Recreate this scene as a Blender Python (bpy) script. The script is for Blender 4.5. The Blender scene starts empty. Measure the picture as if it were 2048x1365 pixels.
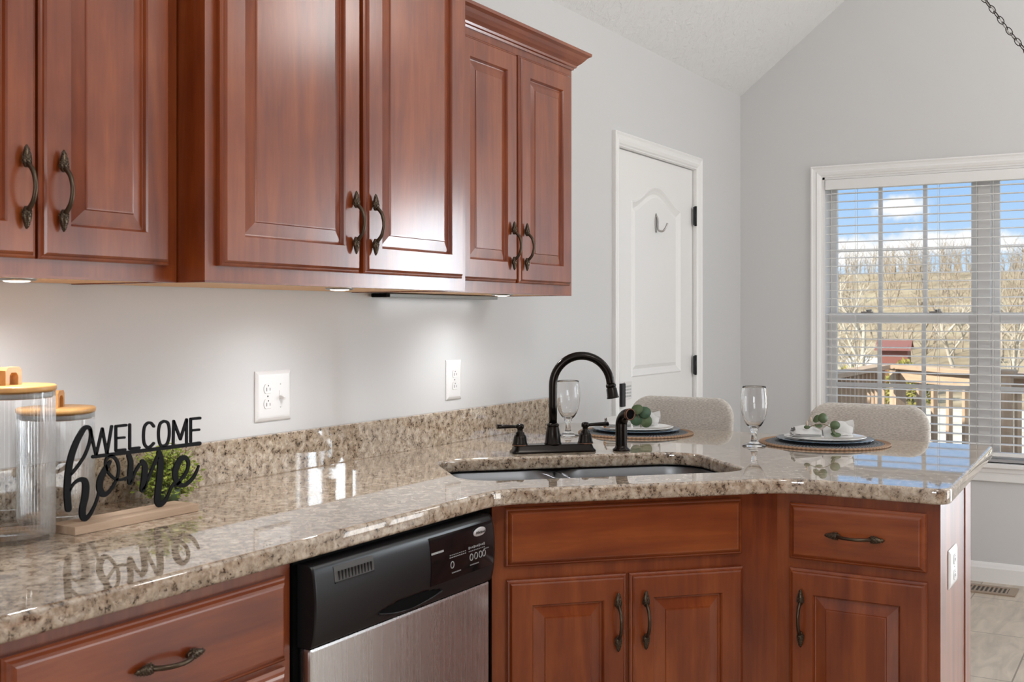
import bpy, bmesh, math, random
from mathutils import Vector, Matrix, noise as mnoise
R = math.radians
PI = math.pi
sc = bpy.context.scene
COL = sc.collection

# ------------------------------------------------------------------ camera
cam_d = bpy.data.cameras.new('camera')
cam = bpy.data.objects.new('camera', cam_d)
COL.objects.link(cam)
cam.location = (0.0, -2.01, 1.321)
cam.rotation_euler = (R(90), 0, R(30.6 - 90))
cam_d.sensor_width = 36.0
cam_d.lens = 2233.0 * 36.0 / 2048.0
cam_d.shift_y = -(682.5 - 633.0) / 2048.0
cam_d.clip_start = 0.05
cam_d.clip_end = 500
cam_d.dof.use_dof = True
cam_d.dof.focus_distance = 3.6
cam_d.dof.aperture_fstop = 10.0
sc.camera = cam

# ------------------------------------------------------------------ exposure
vs = sc.view_settings
vs.view_transform = 'Standard'
vs.look = 'None'
vs.exposure = 0.0
vs.gamma = 1.0
vs.use_curve_mapping = False
sc.cycles.use_denoising = True
sc.cycles.max_bounces = 10
sc.cycles.diffuse_bounces = 5
sc.cycles.glossy_bounces = 5
sc.cycles.transmission_bounces = 10
sc.cycles.transparent_max_bounces = 16
sc.cycles.sample_clamp_indirect = 6.0
sc.cycles.caustics_refractive = False
sc.cycles.caustics_reflective = False


# ------------------------------------------------------------------ node helper
class NT:
    def __init__(self, tree):
        self.t = tree
        self.n = tree.nodes
        self.l = tree.links

    def new(self, typ, ins=None, **props):
        nd = self.n.new(typ)
        for k, v in props.items():
            setattr(nd, k, v)
        for k, v in (ins or {}).items():
            s = nd.inputs[k]
            if isinstance(v, bpy.types.NodeSocket):
                self.l.new(v, s)
            elif isinstance(v, bpy.types.Node):
                self.l.new(v.outputs[0], s)
            else:
                s.default_value = v
        return nd

    def math(self, op, a, b=0.0, c=0.0, clamp=False):
        return self.new('ShaderNodeMath', {0: a, 1: b, 2: c}, operation=op, use_clamp=clamp).outputs[0]

    def ramp(self, fac, stops, interp='LINEAR'):
        nd = self.new('ShaderNodeValToRGB', {0: fac})
        cr = nd.color_ramp
        cr.interpolation = interp
        while len(cr.elements) < len(stops):
            cr.elements.new(0.5)
        for e, (p, c) in zip(cr.elements, stops):
            e.position = p
            e.color = c if len(c) == 4 else (*c, 1)
        return nd.outputs[0]

    def mix(self, fac, a, b, blend='MIX'):
        nd = self.new('ShaderNodeMix', data_type='RGBA', blend_type=blend)
        for i, v in ((0, fac), (6, a), (7, b)):
            s = nd.inputs[i]
            if isinstance(v, bpy.types.NodeSocket):
                self.l.new(v, s)
            else:
                s.default_value = v if not isinstance(v, tuple) or len(v) == 4 else (*v, 1)
        return nd.outputs[2]


# ------------------------------------------------------------------ world: winter sky with a few clouds
w = bpy.data.worlds.new('sky')
sc.world = w
w.use_nodes = True
W = NT(w.node_tree)
W.n.clear()
tc = W.new('ShaderNodeTexCoord')
sep = W.new('ShaderNodeSeparateXYZ', {0: tc.outputs['Generated']})
X, Y, Z = sep.outputs[0], sep.outputs[1], sep.outputs[2]
sky = W.ramp(W.math('MULTIPLY', Z, 1.0), [(0.0, (0.74, 0.84, 0.93)), (0.045, (0.53, 0.72, 0.93)), (0.12, (0.33, 0.56, 0.90)),
                                           (0.35, (0.50, 0.67, 0.93)), (1.0, (0.62, 0.76, 0.96))])
nz = W.new('ShaderNodeTexNoise', {'Vector': tc.outputs['Generated'], 'Scale': 26.0, 'Detail': 6.0, 'Roughness': 0.62})
nzf = W.math('MULTIPLY', W.math('SUBTRACT', nz.outputs[0], 0.5), 2.6)
ax = W.math('DIVIDE', Y, W.math('MAXIMUM', X, 0.05))
az = W.math('DIVIDE', Z, W.math('MAXIMUM', X, 0.05))
cl = None
for (ca, cz, ra, rz) in ((0.202, 0.0955, 0.026, 0.011), (0.165, 0.063, 0.040, 0.012), (0.248, 0.055, 0.050, 0.014),
                         (0.120, 0.060, 0.020, 0.010), (0.02, 0.08, 0.06, 0.02), (0.36, 0.09, 0.05, 0.02), (-0.15, 0.12, 0.1, 0.03),
                         (0.16, 0.22, 0.10, 0.03), (0.5, 0.2, 0.1, 0.04), (-0.4, 0.25, 0.2, 0.05)):
    dx = W.math('DIVIDE', W.math('SUBTRACT', ax, ca), ra)
    dz = W.math('DIVIDE', W.math('SUBTRACT', az, cz), rz)
    r2 = W.math('SQRT', W.math('ADD', W.math('MULTIPLY', dx, dx), W.math('MULTIPLY', dz, dz)))
    b = W.math('ADD', W.math('SUBTRACT', 1.15, r2), nzf)
    cl = b if cl is None else W.math('MAXIMUM', cl, b)
clm = W.math('MULTIPLY', cl, 1.7, clamp=True)
clm = W.math('MULTIPLY', clm, W.math('GREATER_THAN', X, 0.05))
skyc = W.mix(clm, sky, (0.97, 0.97, 0.97, 1))
bg = W.new('ShaderNodeBackground', {'Color': skyc, 'Strength': 1.12})
W.new('ShaderNodeOutputWorld', {0: bg.outputs[0]})


# ------------------------------------------------------------------ sun and daylight
def lamp(name, typ, loc, energy, color=(1, 1, 1), **kw):
    d = bpy.data.lights.new(name, typ)
    d.energy = energy
    d.color = color
    for k, v in kw.items():
        setattr(d, k, v)
    o = bpy.data.objects.new(name, d)
    COL.objects.link(o)
    o.location = loc
    return o


def aim(o, d):
    o.rotation_euler = Vector(d).to_track_quat('-Z', 'Y').to_euler()


s = lamp('sun', 'SUN', (0, 0, 20), 8.0, (1.0, 0.92, 0.80), angle=R(0.6))
aim(s, (0.80, -0.60, -0.61))
# daylight at the glazed patio door; fill lamps behind two added unseen windows
a = lamp('patio_door_daylight', 'AREA', (6.05, -2.98, 1.12), 185, (0.84, 0.93, 1.0), shape='RECTANGLE', size=0.60, size_y=1.95)
aim(a, (-1, 0, 0))
a = lamp('side_fill_light', 'AREA', (4.4, -4.74, 0.98), 42, (0.97, 0.985, 1.0), shape='RECTANGLE', size=1.98, size_y=1.68)  # unseen area lamp added to light the left wall and cabinet fronts
aim(a, (0, 1, 0))
a = lamp('back_fill_light', 'AREA', (-2.73, -2.7, 1.5), 58, (0.98, 0.99, 1.0), shape='RECTANGLE', size=1.76, size_y=1.16)  # unseen area lamp added to brighten the peninsula fronts
aim(a, (1, 0, 0))
# unseen point lamps added as fill for kitchen, dining side and ceiling
lamp('kitchen_fill_lamp', 'POINT', (1.2, -2.5, 2.9), 58, (1.0, 0.985, 0.965), shadow_soft_size=0.22)
lamp('dining_fill_lamp', 'POINT', (4.5, -2.6, 2.9), 28, (1.0, 0.985, 0.965), shadow_soft_size=0.22)


# ------------------------------------------------------------------ materials
MATS = {}


def mat(name):
    m = bpy.data.materials.new(name)
    m.use_nodes = True
    t = NT(m.node_tree)
    t.n.clear()
    out = t.new('ShaderNodeOutputMaterial')
    MATS[name] = m
    return m, t, out


def bsdf(t, out, **kw):
    ins = {}
    names = dict(color='Base Color', rough='Roughness', metal='Metallic', ior='IOR', trans='Transmission Weight', coat='Coat Weight',
                 coat_rough='Coat Roughness', coat_ior='Coat IOR', normal='Normal', spec='Specular IOR Level', emit='Emission Color', emit_s='Emission Strength',
                 sheen='Sheen Weight', aniso='Anisotropic')
    for k, v in kw.items():
        if k == 'color' or k == 'emit':
            if isinstance(v, tuple) and len(v) == 3:
                v = (*v, 1)
        ins[names[k]] = v
    b = t.new('ShaderNodeBsdfPrincipled', ins)
    t.l.new(b.outputs[0], out.inputs[0])
    return b


def plain(name, color, rough=0.5, bump=None, **kw):
    m, t, out = mat(name)
    if bump:
        tcn = t.new('ShaderNodeTexCoord')
        nzn = t.new('ShaderNodeTexNoise', {'Vector': tcn.outputs['Object'], 'Scale': bump[0], 'Detail': 3.0})
        bp = t.new('ShaderNodeBump', {'Height': nzn.outputs[0], 'Strength': bump[1], 'Distance': 0.002})
        kw['normal'] = bp.outputs[0]
    bsdf(t, out, color=color, rough=rough, **kw)
    return m


plain('wall_paint', (0.615, 0.613, 0.610), 0.55, bump=(60, 0.08))
plain('trim_white', (0.80, 0.79, 0.775), 0.32)
plain('blind_white', (0.78, 0.77, 0.755), 0.4)
plain('plate_white', (0.72, 0.71, 0.70), 0.3)
plain('slot_dark', (0.05, 0.045, 0.04), 0.6)
plain('screw_metal', (0.55, 0.54, 0.52), 0.35, metal=1.0)
plain('black_metal', (0.007, 0.007, 0.008), 0.6, spec=0.12)
plain('hinge_black', (0.015, 0.015, 0.016), 0.4, metal=0.4)
plain('nickel', (0.42, 0.40, 0.38), 0.3, metal=1.0)
plain('faucet_bronze', (0.022, 0.019, 0.017), 0.24, metal=0.9)
plain('copper_rim', (0.13, 0.065, 0.042), 0.3, metal=0.9)
plain('pull_bronze', (0.085, 0.062, 0.042), 0.36, metal=0.9)
plain('dw_plastic', (0.010, 0.010, 0.011), 0.30, spec=0.32)
plain('dw_gloss', (0.006, 0.006, 0.007), 0.08)
plain('dw_void', (0.004, 0.004, 0.004), 0.7, spec=0.05)
plain('print_grey', (0.24, 0.24, 0.24), 0.6)
plain('print_light', (0.42, 0.42, 0.42), 0.6)
plain('badge_silver', (0.62, 0.62, 0.63), 0.35, metal=0.3)
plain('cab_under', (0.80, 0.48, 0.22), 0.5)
plain('fixture_grey', (0.30, 0.32, 0.32), 0.45, metal=0.2)
plain('plate_ceramic', (0.78, 0.77, 0.75), 0.12, coat=0.5)
plain('plate_blue', (0.035, 0.075, 0.115), 0.25, coat=0.4)
plain('napkin_cloth', (0.66, 0.66, 0.65), 0.85, bump=(900, 0.25))
plain('napkin_edge', (0.50, 0.27, 0.12), 0.85)
plain('leaf_green', (0.050, 0.105, 0.055), 0.55)
plain('leaf_olive', (0.085, 0.125, 0.055), 0.55)
plain('stem_brown', (0.20, 0.16, 0.09), 0.6)
plain('bud_cream', (0.55, 0.48, 0.38), 0.6)
plain('vent_tan', (0.33, 0.25, 0.18), 0.45, metal=0.2)
plain('chain_bronze', (0.03, 0.025, 0.02), 0.35, metal=0.7)
plain('cord_clear', (0.45, 0.43, 0.40), 0.4)
plain('blind_cord', (0.72, 0.70, 0.67), 0.7)
plain('stool_leg_black', (0.02, 0.02, 0.02), 0.45)
plain('rubber', (0.02, 0.02, 0.02), 0.7)
plain('barn_red', (0.24, 0.095, 0.075), 0.7)
plain('house_white', (0.75, 0.74, 0.72), 0.7)
plain('roof_dark', (0.12, 0.11, 0.11), 0.8)
plain('pot_white', (0.45, 0.44, 0.42), 0.5)
m, t, out = mat('puck_glow')
bsdf(t, out, color=(1, 1, 1), emit=(1.0, 0.88, 0.70), emit_s=7.0)

# ceiling: knock-down plaster
m, t, out = mat('ceiling_plaster')
tcn = t.new('ShaderNodeTexCoord')
n1 = t.new('ShaderNodeTexNoise', {'Vector': tcn.outputs['Object'], 'Scale': 26.0, 'Detail': 5.0, 'Roughness': 0.6, 'Distortion': 0.6})
h = t.ramp(n1.outputs[0], [(0.46, (0, 0, 0)), (0.60, (1, 1, 1))])
bp = t.new('ShaderNodeBump', {'Height': h, 'Strength': 0.5, 'Distance': 0.004})
bsdf(t, out, color=(0.74, 0.737, 0.73), rough=0.8, normal=bp.outputs[0])


# cherry stained wood; the grain runs along one axis of the part
def wood(name, c_dark, c_mid, c_light, stretch, coat=0.8, coat_ior=1.58, coat_rough=0.20, rough=0.42, fine=0.10):
    m, t, out = mat(name)
    tcn = t.new('ShaderNodeTexCoord')
    oi = t.new('ShaderNodeObjectInfo')
    off = t.new('ShaderNodeVectorMath', {0: tcn.outputs['Object'], 1: t.new('ShaderNodeCombineXYZ', {0: t.math('MULTIPLY', oi.outputs['Random'], 7.0),
                 1: t.math('MULTIPLY', oi.outputs['Random'], 3.0), 2: t.math('MULTIPLY', oi.outputs['Random'], 11.0)}).outputs[0]}, operation='ADD')
    mp = t.new('ShaderNodeMapping', {'Vector': off.outputs[0], 'Scale': stretch})
    n1 = t.new('ShaderNodeTexNoise', {'Vector': mp.outputs[0], 'Scale': 1.0, 'Detail': 4.0, 'Roughness': 0.55, 'Distortion': 0.9})
    n2 = t.new('ShaderNodeTexNoise', {'Vector': mp.outputs[0], 'Scale': 9.0, 'Detail': 3.0, 'Roughness': 0.6})
    f = t.math('ADD', t.math('MULTIPLY', n1.outputs[0], 1 - fine * 2), t.math('MULTIPLY', n2.outputs[0], fine * 2))
    # blotches of the stain
    n3 = t.new('ShaderNodeTexNoise', {'Vector': off.outputs[0], 'Scale': 6.0, 'Detail': 2.0})
    f = t.math('ADD', t.math('MULTIPLY', f, 0.72), t.math('MULTIPLY', n3.outputs[0], 0.28))
    col = t.ramp(f, [(0.34, c_dark), (0.50, c_mid), (0.68, c_light)])
    bp = t.new('ShaderNodeBump', {'Height': n2.outputs[0], 'Strength': 0.03, 'Distance': 0.001})
    bsdf(t, out, color=col, rough=rough, spec=0.2, coat=coat, coat_ior=coat_ior, coat_rough=coat_rough, normal=bp.outputs[0])
    return m


CD, CM, CL = (0.120, 0.019, 0.0035), (0.200, 0.040, 0.0072), (0.295, 0.072, 0.014)
wood('cherry_v', CD, CM, CL, (13, 13, 1.3))
wood('cherry_h', CD, CM, CL, (1.3, 13, 13))
wood('bamboo', (0.48, 0.24, 0.08), (0.58, 0.31, 0.11), (0.68, 0.40, 0.16), (3, 30, 30), coat=0.2)
wood('sign_wood', (0.36, 0.25, 0.17), (0.47, 0.34, 0.24), (0.56, 0.43, 0.32), (3, 40, 40), coat=0.0, rough=0.7)
wood('deck_wood', (0.36, 0.26, 0.18), (0.45, 0.33, 0.235), (0.53, 0.40, 0.29), (2, 20, 20), coat=0.0, rough=0.8)
wood('deck_wood_v', (0.36, 0.26, 0.18), (0.45, 0.33, 0.235), (0.53, 0.40, 0.29), (20, 20, 2), coat=0.0, rough=0.8)

# polished granite
m, t, out = mat('granite')
tcn = t.new('ShaderNodeTexCoord')
P = tcn.outputs['Object']
big = t.new('ShaderNodeTexNoise', {'Vector': P, 'Scale': 9.0, 'Detail': 4.0, 'Roughness': 0.6, 'Distortion': 0.8})
med = t.new('ShaderNodeTexNoise', {'Vector': P, 'Scale': 46.0, 'Detail': 5.0, 'Roughness': 0.65, 'Distortion': 0.4})
fin = t.new('ShaderNodeTexNoise', {'Vector': P, 'Scale': 170.0, 'Detail': 4.0, 'Roughness': 0.65})
vor = t.new('ShaderNodeTexVoronoi', {'Vector': P, 'Scale': 130.0, 'Randomness': 1.0}, feature='F1')
base = t.ramp(med.outputs[0], [(0.28, (0.17, 0.115, 0.075)), (0.42, (0.32, 0.245, 0.175)), (0.54, (0.48, 0.395, 0.305)), (0.68, (0.62, 0.55, 0.46)), (0.82, (0.48, 0.41, 0.33))])
base = t.mix(t.math('MULTIPLY', t.ramp(big.outputs[0], [(0.38, (0, 0, 0)), (0.62, (1, 1, 1))]), 0.35), base, (0.40, 0.32, 0.235))
grain = t.ramp(vor.outputs['Color'], [(0.0, (0.62, 0.60, 0.58)), (0.5, (1.0, 1.0, 1.0)), (1.0, (1.22, 1.2, 1.16))])
base = t.mix(0.75, base, grain, 'MULTIPLY')
dk = t.math('ADD', t.math('MULTIPLY', fin.outputs[0], 0.55), t.math('MULTIPLY', med.outputs[0], 0.45))
dk = t.ramp(dk, [(0.405, (1, 1, 1)), (0.450, (0, 0, 0))])
base = t.mix(dk, base, (0.055, 0.040, 0.030))
br = t.new('ShaderNodeTexNoise', {'Vector': P, 'Scale': 85.0, 'Detail': 3.0, 'Roughness': 0.7, 'Distortion': 1.0})
brm = t.ramp(br.outputs[0], [(0.60, (0, 0, 0)), (0.66, (1, 1, 1))])
base = t.mix(t.math('MULTIPLY', brm, 0.7), base, (0.17, 0.10, 0.06))
bsdf(t, out, color=base, rough=0.03, ior=1.75, coat=0.32, coat_ior=1.7, coat_rough=0.02)

# floor tile
m, t, out = mat('floor_tile')
tcn = t.new('ShaderNodeTexCoord')
br = t.new('ShaderNodeTexBrick', {'Vector': tcn.outputs['Object'], 'Color1': (0.50, 0.435, 0.365, 1), 'Color2': (0.54, 0.475, 0.40, 1), 'Mortar': (0.25, 0.21, 0.17, 1),
                                  'Scale': 1.0, 'Mortar Size': 0.003, 'Brick Width': 0.61, 'Row Height': 0.305}, offset=0.5)
n1 = t.new('ShaderNodeTexNoise', {'Vector': t.new('ShaderNodeMapping', {'Vector': tcn.outputs['Object'], 'Scale': (2, 8, 8)}).outputs[0], 'Scale': 2.0, 'Detail': 6.0, 'Distortion': 1.2})
col = t.mix(0.55, br.outputs[0], t.ramp(n1.outputs[0], [(0.3, (0.55, 0.5, 0.45)), (0.7, (1.2, 1.16, 1.1))]), 'MULTIPLY')
bsdf(t, out, color=col, rough=0.38)

# brushed stainless steel
for nm, sca, cc in (('stainless', (220, 220, 1.5), (0.68, 0.68, 0.68)), ('sink_steel', (4, 4, 4), (0.165, 0.172, 0.182))):
    m, t, out = mat(nm)
    tcn = t.new('ShaderNodeTexCoord')
    n1 = t.new('ShaderNodeTexNoise', {'Vector': t.new('ShaderNodeMapping', {'Vector': tcn.outputs['Object'], 'Scale': sca}).outputs[0], 'Scale': 1.0, 'Detail': 3.0})
    rg = t.math('ADD', t.math('MULTIPLY', n1.outputs[0], 0.06), 0.24 if nm == 'stainless' else 0.36)
    bsdf(t, out, color=cc, rough=rg, metal=1.0)


# thin window glass and thin jar glass: straight through, with a Fresnel reflection
def thin_glass(name, tint, refl=1.0, rough=0.0):
    m, t, out = mat(name)
    fr = t.new('ShaderNodeFresnel', {'IOR': 1.45})
    tr = t.new('ShaderNodeBsdfTransparent', {'Color': (*tint, 1)})
    gl = t.new('ShaderNodeBsdfGlossy', {'Color': (1, 1, 1, 1), 'Roughness': rough})
    mx = t.new('ShaderNodeMixShader', {0: t.math('MULTIPLY', fr.outputs[0], refl), 1: tr.outputs[0], 2: gl.outputs[0]})
    t.l.new(mx.outputs[0], out.inputs[0])


thin_glass('window_glass', (0.96, 0.97, 0.97), 0.6)
thin_glass('jar_glass', (0.985, 0.988, 0.988), 0.55, 0.04)
m, t, out = mat('clear_glass')
fr = t.new('ShaderNodeFresnel', {'IOR': 1.45})
gl = t.new('ShaderNodeBsdfGlass', {'Color': (0.98, 0.98, 0.98, 1), 'Roughness': 0.0, 'IOR': 1.45})
t.l.new(gl.outputs[0], out.inputs[0])

# stool fabric
m, t, out = mat('stool_fabric')
tcn = t.new('ShaderNodeTexCoord')
n1 = t.new('ShaderNodeTexNoise', {'Vector': t.new('ShaderNodeMapping', {'Vector': tcn.outputs['Object'], 'Scale': (110, 110, 480)}).outputs[0], 'Scale': 1.0, 'Detail': 4.0})
col = t.ramp(n1.outputs[0], [(0.35, (0.43, 0.40, 0.355)), (0.5, (0.55, 0.515, 0.465)), (0.65, (0.66, 0.625, 0.57))])
bp = t.new('ShaderNodeBump', {'Height': n1.outputs[0], 'Strength': 0.3, 'Distance': 0.002})
bsdf(t, out, color=col, rough=0.9, sheen=0.25, normal=bp.outputs[0])


# braided mat: colour follows the ring
def ringmat(name, cA, cB, period):
    m, t, out = mat(name)
    tcn = t.new('ShaderNodeTexCoord')
    sp = t.new('ShaderNodeSeparateXYZ', {0: tcn.outputs['Object']})
    r = t.math('SQRT', t.math('ADD', t.math('MULTIPLY', sp.outputs[0], sp.outputs[0]), t.math('MULTIPLY', sp.outputs[1], sp.outputs[1])))
    an = t.math('ARCTAN2', sp.outputs[1], sp.outputs[0])
    wv = t.math('SINE', t.math('ADD', t.math('MULTIPLY', r, 2 * PI / period), t.math('MULTIPLY', an, 90.0)))
    f = t.math('ADD', t.math('MULTIPLY', wv, 0.5), 0.5)
    col = t.mix(f, (*cA, 1), (*cB, 1))
    bsdf(t, out, color=col, rough=0.8)


ringmat('mat_jute', (0.24, 0.14, 0.08), (0.40, 0.25, 0.15), 0.03)
ringmat('mat_navy', (0.018, 0.026, 0.042), (0.22, 0.22, 0.22), 0.022)


# outdoor grounds
def blotch(name, stops, scale, rough=0.9, detail=6.0):
    m, t, out = mat(name)
    tcn = t.new('ShaderNodeTexCoord')
    n1 = t.new('ShaderNodeTexNoise', {'Vector': t.new('ShaderNodeMapping', {'Vector': tcn.outputs['Object'], 'Scale': scale}).outputs[0], 'Scale': 1.0, 'Detail': detail, 'Roughness': 0.65})
    bsdf(t, out, color=t.ramp(n1.outputs[0], stops), rough=rough)


blotch('dry_lawn', [(0.3, (0.46, 0.42, 0.32)), (0.5, (0.62, 0.59, 0.48)), (0.7, (0.74, 0.71, 0.60))], (1.5, 1.5, 1.5))
blotch('hill_brush', [(0.3, (0.19, 0.145, 0.085)), (0.5, (0.33, 0.265, 0.165)), (0.62, (0.42, 0.35, 0.23)), (0.75, (0.27, 0.26, 0.13))], (0.35, 0.35, 1.2))
blotch('bark_pale', [(0.3, (0.42, 0.37, 0.29)), (0.7, (0.66, 0.61, 0.52))], (6, 6, 2))
blotch('bark_grey', [(0.3, (0.24, 0.20, 0.15)), (0.7, (0.42, 0.36, 0.28))], (6, 6, 2))
blotch('shrub_olive', [(0.3, (0.16, 0.15, 0.03)), (0.7, (0.36, 0.33, 0.08))], (3, 3, 3))
blotch('moss_green', [(0.3, (0.12, 0.19, 0.025)), (0.5, (0.30, 0.40, 0.06)), (0.68, (0.60, 0.60, 0.14))], (60, 60, 60))
M = MATS


# ------------------------------------------------------------------ mesh builder
class MB:
    def __init__(self):
        self.bm = bmesh.new()

    def quadgrid(self, rows, close_u=False, close_v=False, smooth=True, mi=0):
        """rows: list of lists of points; joins neighbours with quads"""
        vs_ = [[self.bm.verts.new(p) for p in r] for r in rows]
        nr, nc = len(vs_), len(vs_[0])
        for i in range(nr if close_v else nr - 1):
            for j in range(nc if close_u else nc - 1):
                a, b = vs_[i][j], vs_[i][(j + 1) % nc]
                c, d = vs_[(i + 1) % nr][(j + 1) % nc], vs_[(i + 1) % nr][j]
                try:
                    f = self.bm.faces.new((a, b, c, d))
                    f.smooth = smooth
                    f.material_index = mi
                except ValueError:
                    pass
        return vs_

    def face(self, pts, smooth=False, mi=0):
        f = self.bm.faces.new([p if isinstance(p, bmesh.types.BMVert) else self.bm.verts.new(p) for p in pts])
        f.smooth = smooth
        f.material_index = mi
        return f

    def box(self, x0, x1, y0, y1, z0, z1, mtx=None, bev=0.0, mi=0):
        vs_ = [self.bm.verts.new(p) for p in ((x0, y0, z0), (x1, y0, z0), (x1, y1, z0), (x0, y1, z0), (x0, y0, z1), (x1, y0, z1), (x1, y1, z1), (x0, y1, z1))]
        fs = []
        for q in ((3, 2, 1, 0), (4, 5, 6, 7), (0, 1, 5, 4), (1, 2, 6, 5), (2, 3, 7, 6), (3, 0, 4, 7)):
            f = self.bm.faces.new([vs_[i] for i in q])
            f.material_index = mi
            fs.append(f)
        if bev > 0:
            es = list({e for f in fs for e in f.edges})
            r = bmesh.ops.bevel(self.bm, geom=es, offset=bev, segments=2, profile=0.6, affect='EDGES')
            vs_ = list({v for v in r['verts']} | {v for f in fs if f.is_valid for v in f.verts})
            for f in r['faces']:
                f.material_index = mi
        if mtx is not None:
            bmesh.ops.transform(self.bm, matrix=mtx, verts=[v for v in vs_ if v.is_valid])
        return self

    def prism(self, pts, z0, z1, mi=0):
        """polygon in XY, extruded along Z"""
        lo = [self.bm.verts.new((x, y, z0)) for x, y in pts]
        hi = [self.bm.verts.new((x, y, z1)) for x, y in pts]
        n = len(pts)
        f = self.bm.faces.new(list(reversed(lo)))
        f.material_index = mi
        f = self.bm.faces.new(hi)
        f.material_index = mi
        for i in range(n):
            f = self.bm.faces.new((lo[i], lo[(i + 1) % n], hi[(i + 1) % n], hi[i]))
            f.material_index = mi
        return self

    def lathe(self, prof, seg=32, mtx=None, cap=True, rmod=None, mi=0, smooth=True):
        """prof: (r, z) pairs, turned about Z"""
        rows = []
        for r, z in prof:
            row = []
            for j in range(seg):
                a = 2 * PI * j / seg
                rr = rmod(r, z, a) if rmod else r
                p = Vector((rr * math.cos(a), rr * math.sin(a), z))
                row.append(mtx @ p if mtx is not None else p)
            rows.append(row)
        vs_ = self.quadgrid(rows, close_u=True, smooth=smooth, mi=mi)
        if cap:
            for k, rev in ((0, True), (-1, False)):
                ring = vs_[k]
                f = self.bm.faces.new(list(reversed(ring)) if rev else ring)
                f.material_index = mi
        return self

    def tube(self, pts, rad, seg=10, cap=True, close=False, mi=0, flat=None):
        pts = [Vector(p) for p in pts]
        n = len(pts)
        rads = rad if isinstance(rad, (list, tuple)) else [rad] * n
        rows = []
        up = None
        for i, p in enumerate(pts):
            if close:
                tdir = pts[(i + 1) % n] - pts[i - 1]
            else:
                tdir = pts[min(i + 1, n - 1)] - pts[max(i - 1, 0)]
            tdir.normalize()
            if up is None:
                up = Vector((0, 0, 1)) if abs(tdir.z) < 0.9 else Vector((1, 0, 0))
            sx = tdir.cross(up)
            if sx.length < 1e-6:
                sx = tdir.orthogonal()
            sx.normalize()
            up = sx.cross(tdir).normalized()
            fx, fy = flat if flat else (1, 1)
            rows.append([p + sx * (math.cos(2 * PI * k / seg) * rads[i] * fx) + up * (math.sin(2 * PI * k / seg) * rads[i] * fy) for k in range(seg)])
        vs_ = self.quadgrid(rows, close_u=True, close_v=close, mi=mi)
        if cap and not close:
            self.face(list(reversed(vs_[0])), mi=mi)
            self.face(vs_[-1], mi=mi)
        return self

    def ball(self, c, r, sub=1, scale=(1, 1, 1), mi=0, mtx=None):
        mt = Matrix.Translation(c) @ Matrix.Diagonal((*scale, 1))
        if mtx is not None:
            mt = Matrix.Translation(c) @ mtx @ Matrix.Diagonal((*scale, 1))
        rr = bmesh.ops.create_icosphere(self.bm, subdivisions=sub, radius=r, matrix=mt)
        for v in rr['verts']:
            for f in v.link_faces:
                f.smooth = True
                f.material_index = mi
        return self

    def rings(self, rings, mi=0, fill=True):
        """rect rings in XZ: (x0, x1, z0, z1, y); mitred corners"""
        prev = None
        first = None
        for (x0, x1, z0, z1, y) in rings:
            cur = [self.bm.verts.new(p) for p in ((x0, y, z0), (x1, y, z0), (x1, y, z1), (x0, y, z1))]
            if prev:
                for i in range(4):
                    f = self.bm.faces.new((prev[i], prev[(i + 1) % 4], cur[(i + 1) % 4], cur[i]))
                    f.material_index = mi
            else:
                first = cur
            prev = cur
        if fill:
            self.bm.faces.new(prev).material_index = mi
            self.bm.faces.new(list(reversed(first))).material_index = mi
        return self

    def build(self, name, material=None, parent=None, loc=None, rotz=0.0, recalc=True, mats=None, rot=None):
        if recalc:
            bmesh.ops.recalc_face_normals(self.bm, faces=self.bm.faces[:])
        me = bpy.data.meshes.new(name)
        self.bm.to_mesh(me)
        self.bm.free()
        for mm in (mats or [material]):
            if mm:
                me.materials.append(mm)
        o = bpy.data.objects.new(name, me)
        COL.objects.link(o)
        if parent:
            o.parent = parent
        if loc is not None:
            o.location = loc
        if rotz:
            o.rotation_euler = (0, 0, rotz)
        if rot is not None:
            o.rotation_euler = rot
        return o


def tag(o, label, cat, group=None, kind=None):
    o['label'] = label
    o['category'] = cat
    if group:
        o['group'] = group
    if kind:
        o['kind'] = kind
    return o


def thing(name, label, cat, loc=(0, 0, 0), rotz=0.0, group=None):
    o = bpy.data.objects.new(name, None)
    o.empty_display_size = 0.05
    COL.objects.link(o)
    o.location = loc
    o.rotation_euler = (0, 0, rotz)
    return tag(o, label, cat, group)


def struct(o):
    o['kind'] = 'structure'
    return o


def kids(o):
    return [c for c in bpy.data.objects if c.parent == o]


def copy_tree(o, parent=None):
    c = o.copy()
    COL.objects.link(c)
    if parent:
        c.parent = parent
    for ch in kids(o):
        copy_tree(ch, c)
    return c


def catmull(pts, n=8, close=False):
    out_ = []
    N = len(pts)
    for i in range(N if close else N - 1):
        if close:
            p0, p1, p2, p3 = pts[i - 1], pts[i], pts[(i + 1) % N], pts[(i + 2) % N]
        else:
            p0, p1, p2, p3 = pts[max(i - 1, 0)], pts[i], pts[i + 1], pts[min(i + 2, N - 1)]
        for k in range(n):
            u = k / n
            out_.append(tuple(0.5 * ((2 * b) + (-a + c) * u + (2 * a - 5 * b + 4 * c - d) * u * u + (-a + 3 * b - 3 * c + d) * u ** 3)
                              for a, b, c, d in zip(p0, p1, p2, p3)))
    if not close:
        out_.append(tuple(pts[-1]))
    return out_


def rrect(x0, x1, y0, y1, r, n=6):
    pts = []
    for cx, cy, a0 in ((x1 - r, y0 + r, -90), (x1 - r, y1 - r, 0), (x0 + r, y1 - r, 90), (x0 + r, y0 + r, 180)):
        for k in range(n + 1):
            a = R(a0 + 90 * k / n)
            pts.append((cx + r * math.cos(a), cy + r * math.sin(a)))
    return pts


FZ = 0.035          # finished floor
XB = 5.826          # inner face of the wall with the window
CT = 0.914          # top of the granite

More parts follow.
